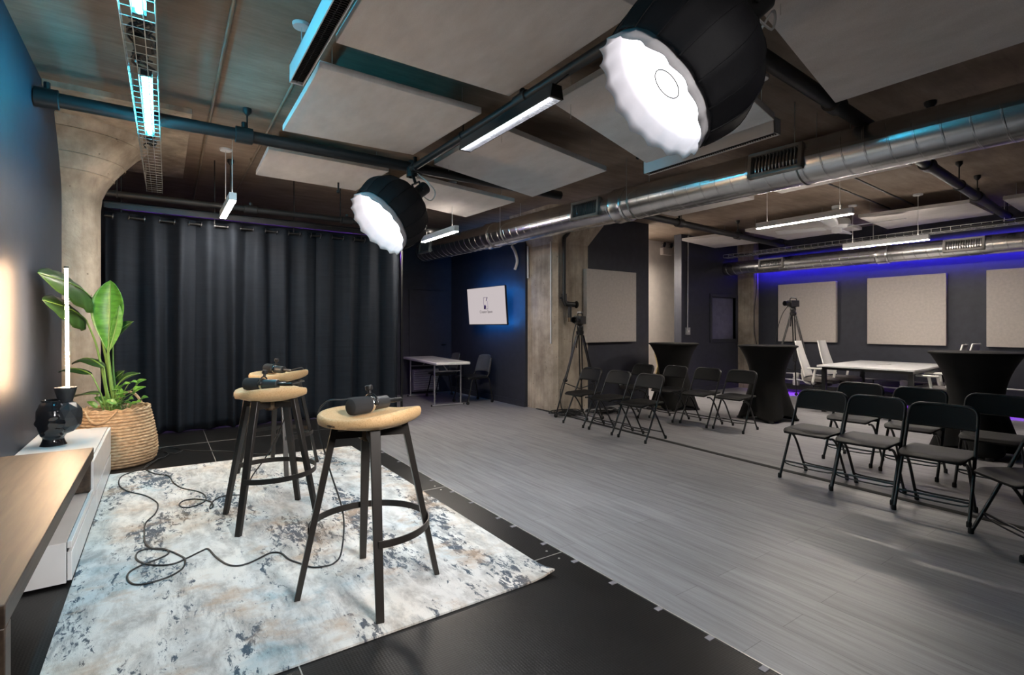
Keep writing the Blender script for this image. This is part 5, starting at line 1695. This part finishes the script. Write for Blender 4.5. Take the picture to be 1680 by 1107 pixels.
MB().lathe([(0.236, 0.476), (0.222, 0.47), (0.215, 0.36), (0.001, 0.36)], 48).build('lining', 'seagrass', bk)
rim = []
for k in range(160):
    a = 2 * PI * k / 160
    rim.append(((0.235 + 0.006 * math.cos(20 * a)) * math.cos(a), (0.235 + 0.006 * math.cos(20 * a)) * math.sin(a), 0.478 + 0.006 * math.sin(20 * a)))
MB().tube(rim, 0.010, 7, closed=True).build('rim', 'seagrass', bk)
for a0 in (-1.95, 1.2):
    pts = []
    for k in range(13):
        t = k / 12
        a = a0 + (t - 0.5) * 0.95
        lift = 0.105 * math.sin(PI * t) if a0 > 0 else 0.0
        drop = 0.0 if a0 > 0 else -0.09 * math.sin(PI * t)
        rr = 0.240 + (0.0 if a0 > 0 else 0.03 * math.sin(PI * t))
        pts.append((rr * math.cos(a), rr * math.sin(a), 0.478 + lift + drop))
    MB().tube(smooth_path(pts, 3), 0.011, 8).build('handle', 'seagrass', bk)
tag(MB().lathe([(0.001, 0.03), (0.10, 0.025), (0.205, 0.0), (0.205, -0.02), (0.001, -0.02)], 30, Matrix.Translation((BX, BY, STAGE + 0.384))).build('potting_soil', 'soil', at=(BX, BY, STAGE + 0.384)), 'dark potting soil inside the woven basket', 'soil')

def ray(u, v, k):
    """the point at depth k seen at (u, v) of the photograph"""
    s_, t_ = (u - 840) / 837, (536 - v) / 837
    return FW * k + RT * (s_ * k) + Vector((0, 0, 1.37 + t_ * k))

def leaf_mesh(base, tip, width, face, bend=0.1, cup=0.12, peak=0.42, ripple=0.0, seed=0):
    b, t = Vector(base), Vector(tip)
    ax = t - b
    ln = ax.length
    ax.normalize()
    f = Vector(face)
    f = (f - ax * f.dot(ax)).normalized()
    sd = ax.cross(f)
    nu, nv = 24, 13
    def pt(i, j):
        u, v = i / (nu - 1), 2 * j / (nv - 1) - 1
        w = width / 2 * (math.sin(PI * min(1, u ** (math.log(0.5) / math.log(peak)))) ** 0.75)
        if i in (0, nu - 1):
            w = 0.002
        lift = bend * ln * math.sin(PI * u) + cup * w * (v * v) * 1.6 - 0.002 * (1 - abs(v)) ** 4 * 3
        lift += ripple * w * math.sin(u * 26 + seed + abs(v) * 2) * abs(v)
        return b + ax * (ln * u) + sd * (w * v) + f * lift
    return MB().grid(pt, nu, nv)

CP = Vector((BX, BY, STAGE + 0.40))
pl = thing('tall_leafy_plant', 'tall plant with huge paddle leaves growing from the woven basket', 'plant', CP)
OT = Matrix.Translation(-CP)
toCam = (Vector((0, 0, 1.37)) - CP).normalized()
def stalk(pts, r0, r1, mat='stem'):
    sp = smooth_path([OT @ Vector(p) for p in pts], 6)
    n = len(sp)
    MB().tube(sp, [r0 + (r1 - r0) * i / (n - 1) for i in range(n)], 8).build('stalk', mat, pl)
def leaf(base, tip, width, face, mat, **kw):
    o = leaf_mesh(OT @ Vector(base), OT @ Vector(tip), width, face, **kw).build('leaf', mat, pl, thick=0.0015, angle=80)
    rib = [OT @ (Vector(base).lerp(Vector(tip), q / 10)) + (Vector(face) - (Vector(tip) - Vector(base)).normalized() * Vector(face).dot((Vector(tip) - Vector(base)).normalized())).normalized() * (kw.get('bend', 0.1) * (Vector(tip) - Vector(base)).length * math.sin(PI * q / 10)) for q in range(11)]
    MB().tube(rib, [0.006 * (1 - q / 11) + 0.001 for q in range(11)], 6).build('midrib', 'stem', o)
root_pt = CP + Vector((0.0, 0.0, 0.0))
b1 = ray(156, 496, 4.45)
leaf(b1, ray(62, 447, 3.52), 0.34, Vector((0.25, -0.85, 0.38)), 'leaf_shaded', bend=0.05, cup=-0.22, ripple=0.05)
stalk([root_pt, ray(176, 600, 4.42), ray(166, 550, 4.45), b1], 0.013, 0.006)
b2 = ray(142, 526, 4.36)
leaf(b2, ray(70, 492, 3.60), 0.28, Vector((0.25, -0.85, 0.35)), 'leaf_shaded', bend=0.04, cup=-0.20, ripple=0.05, seed=2)
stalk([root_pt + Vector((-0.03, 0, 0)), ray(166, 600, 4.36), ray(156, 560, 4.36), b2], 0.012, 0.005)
b3 = ray(177, 578, 4.34)
leaf(b3, ray(181, 460, 4.40), 0.235, toCam + Vector((-0.3, 0, 0.05)), 'leaf', bend=-0.03, cup=0.35, peak=0.60)
leaf(ray(178, 578, 4.32), ray(196, 500, 4.36), 0.085, toCam + Vector((0.7, 0.1, 0)), 'leaf_small', bend=0.04, cup=0.2, peak=0.55)
stalk([root_pt + Vector((0.02, 0, 0)), ray(184, 640, 4.35), b3], 0.020, 0.010)
b4 = ray(185, 560, 4.46)
leaf(b4, ray(219, 527, 4.46), 0.15, toCam + Vector((-0.2, 0.1, 0.8)), 'leaf_shaded', bend=0.12, cup=0.15)
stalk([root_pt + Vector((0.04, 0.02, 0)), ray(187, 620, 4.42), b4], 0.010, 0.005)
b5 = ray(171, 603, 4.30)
leaf(b5, ray(118, 597, 4.42), 0.13, Vector((0.2, -0.4, 0.9)), 'leaf_shaded', bend=0.17, cup=-0.2)
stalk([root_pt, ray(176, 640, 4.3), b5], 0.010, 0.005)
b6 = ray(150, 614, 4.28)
leaf(b6, ray(96, 610, 4.36), 0.11, Vector((0.2, -0.4, 0.9)), 'leaf_shaded', bend=0.12, cup=-0.2)
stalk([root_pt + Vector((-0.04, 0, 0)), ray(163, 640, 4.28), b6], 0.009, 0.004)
leaf(ray(162, 646, 4.22), ray(117, 652, 4.24), 0.13, Vector((0.1, -0.2, 1)), 'leaf_shaded', bend=0.05, cup=0.12)
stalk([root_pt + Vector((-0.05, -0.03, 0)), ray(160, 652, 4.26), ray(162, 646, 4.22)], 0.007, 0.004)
leaf(ray(193, 632, 4.36), ray(230, 612, 4.40), 0.10, Vector((-0.1, -0.5, 0.9)), 'leaf_shaded', bend=0.16, cup=0.1)
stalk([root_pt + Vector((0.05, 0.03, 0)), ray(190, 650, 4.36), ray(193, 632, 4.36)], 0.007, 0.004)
leaf(ray(186, 625, 4.5), ray(204, 608, 4.5), 0.08, toCam + Vector((0, 0, 0.6)), 'leaf_shaded', bend=0.1, cup=0.1)
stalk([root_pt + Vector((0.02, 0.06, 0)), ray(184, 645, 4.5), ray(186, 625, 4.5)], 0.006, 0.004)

sp2 = thing('trailing_leafy_plant', 'low bushy bright green plant around the foot of the tall one in the basket', 'plant', CP + Vector((0.02, -0.02, 0)))
rnd = random.Random(21)
O2 = CP + Vector((0.02, -0.02, 0))
spec = [(206, 632, 0.10), (222, 640, 0.09), (232, 628, 0.10), (214, 650, 0.09), (226, 656, 0.08), (238, 652, 0.09), (198, 640, 0.11), (190, 636, 0.12), (196, 652, 0.09), (208, 660, 0.08), (176, 652, 0.10), (164, 657, 0.09), (184, 655, 0.08), (216, 625, 0.08), (170, 660, 0.09), (150, 662, 0.08), (203, 648, 0.08), (220, 664, 0.07), (230, 640, 0.08), (192, 662, 0.08)]
for (u, v, w) in spec:
    k = 4.20 + rnd.uniform(-0.08, 0.16)
    b = ray(u - rnd.uniform(4, 12) * (1 if u > 185 else -1), v + rnd.uniform(2, 8), k + 0.02)
    t = ray(u + rnd.uniform(4, 10) * (1 if u > 185 else -1), v + rnd.uniform(-6, 5), k)
    fc = Vector((rnd.uniform(-0.4, 0.4), -0.6, rnd.uniform(0.5, 1.0)))
    leaf_mesh(b - O2, t - O2, w * 0.62, fc, bend=0.14, cup=0.2, peak=0.40).build('leaf', 'leaf_small', sp2, thick=0.0012, angle=80)
    base = O2 + Vector((rnd.uniform(-0.06, 0.06), rnd.uniform(-0.06, 0.06), 0.0))
    MB().tube(smooth_path([base - O2, base.lerp(b, 0.5) - O2 + Vector((0, 0, 0.05)), b - O2], 4), 0.003, 6).build('stalk', 'stem', sp2)
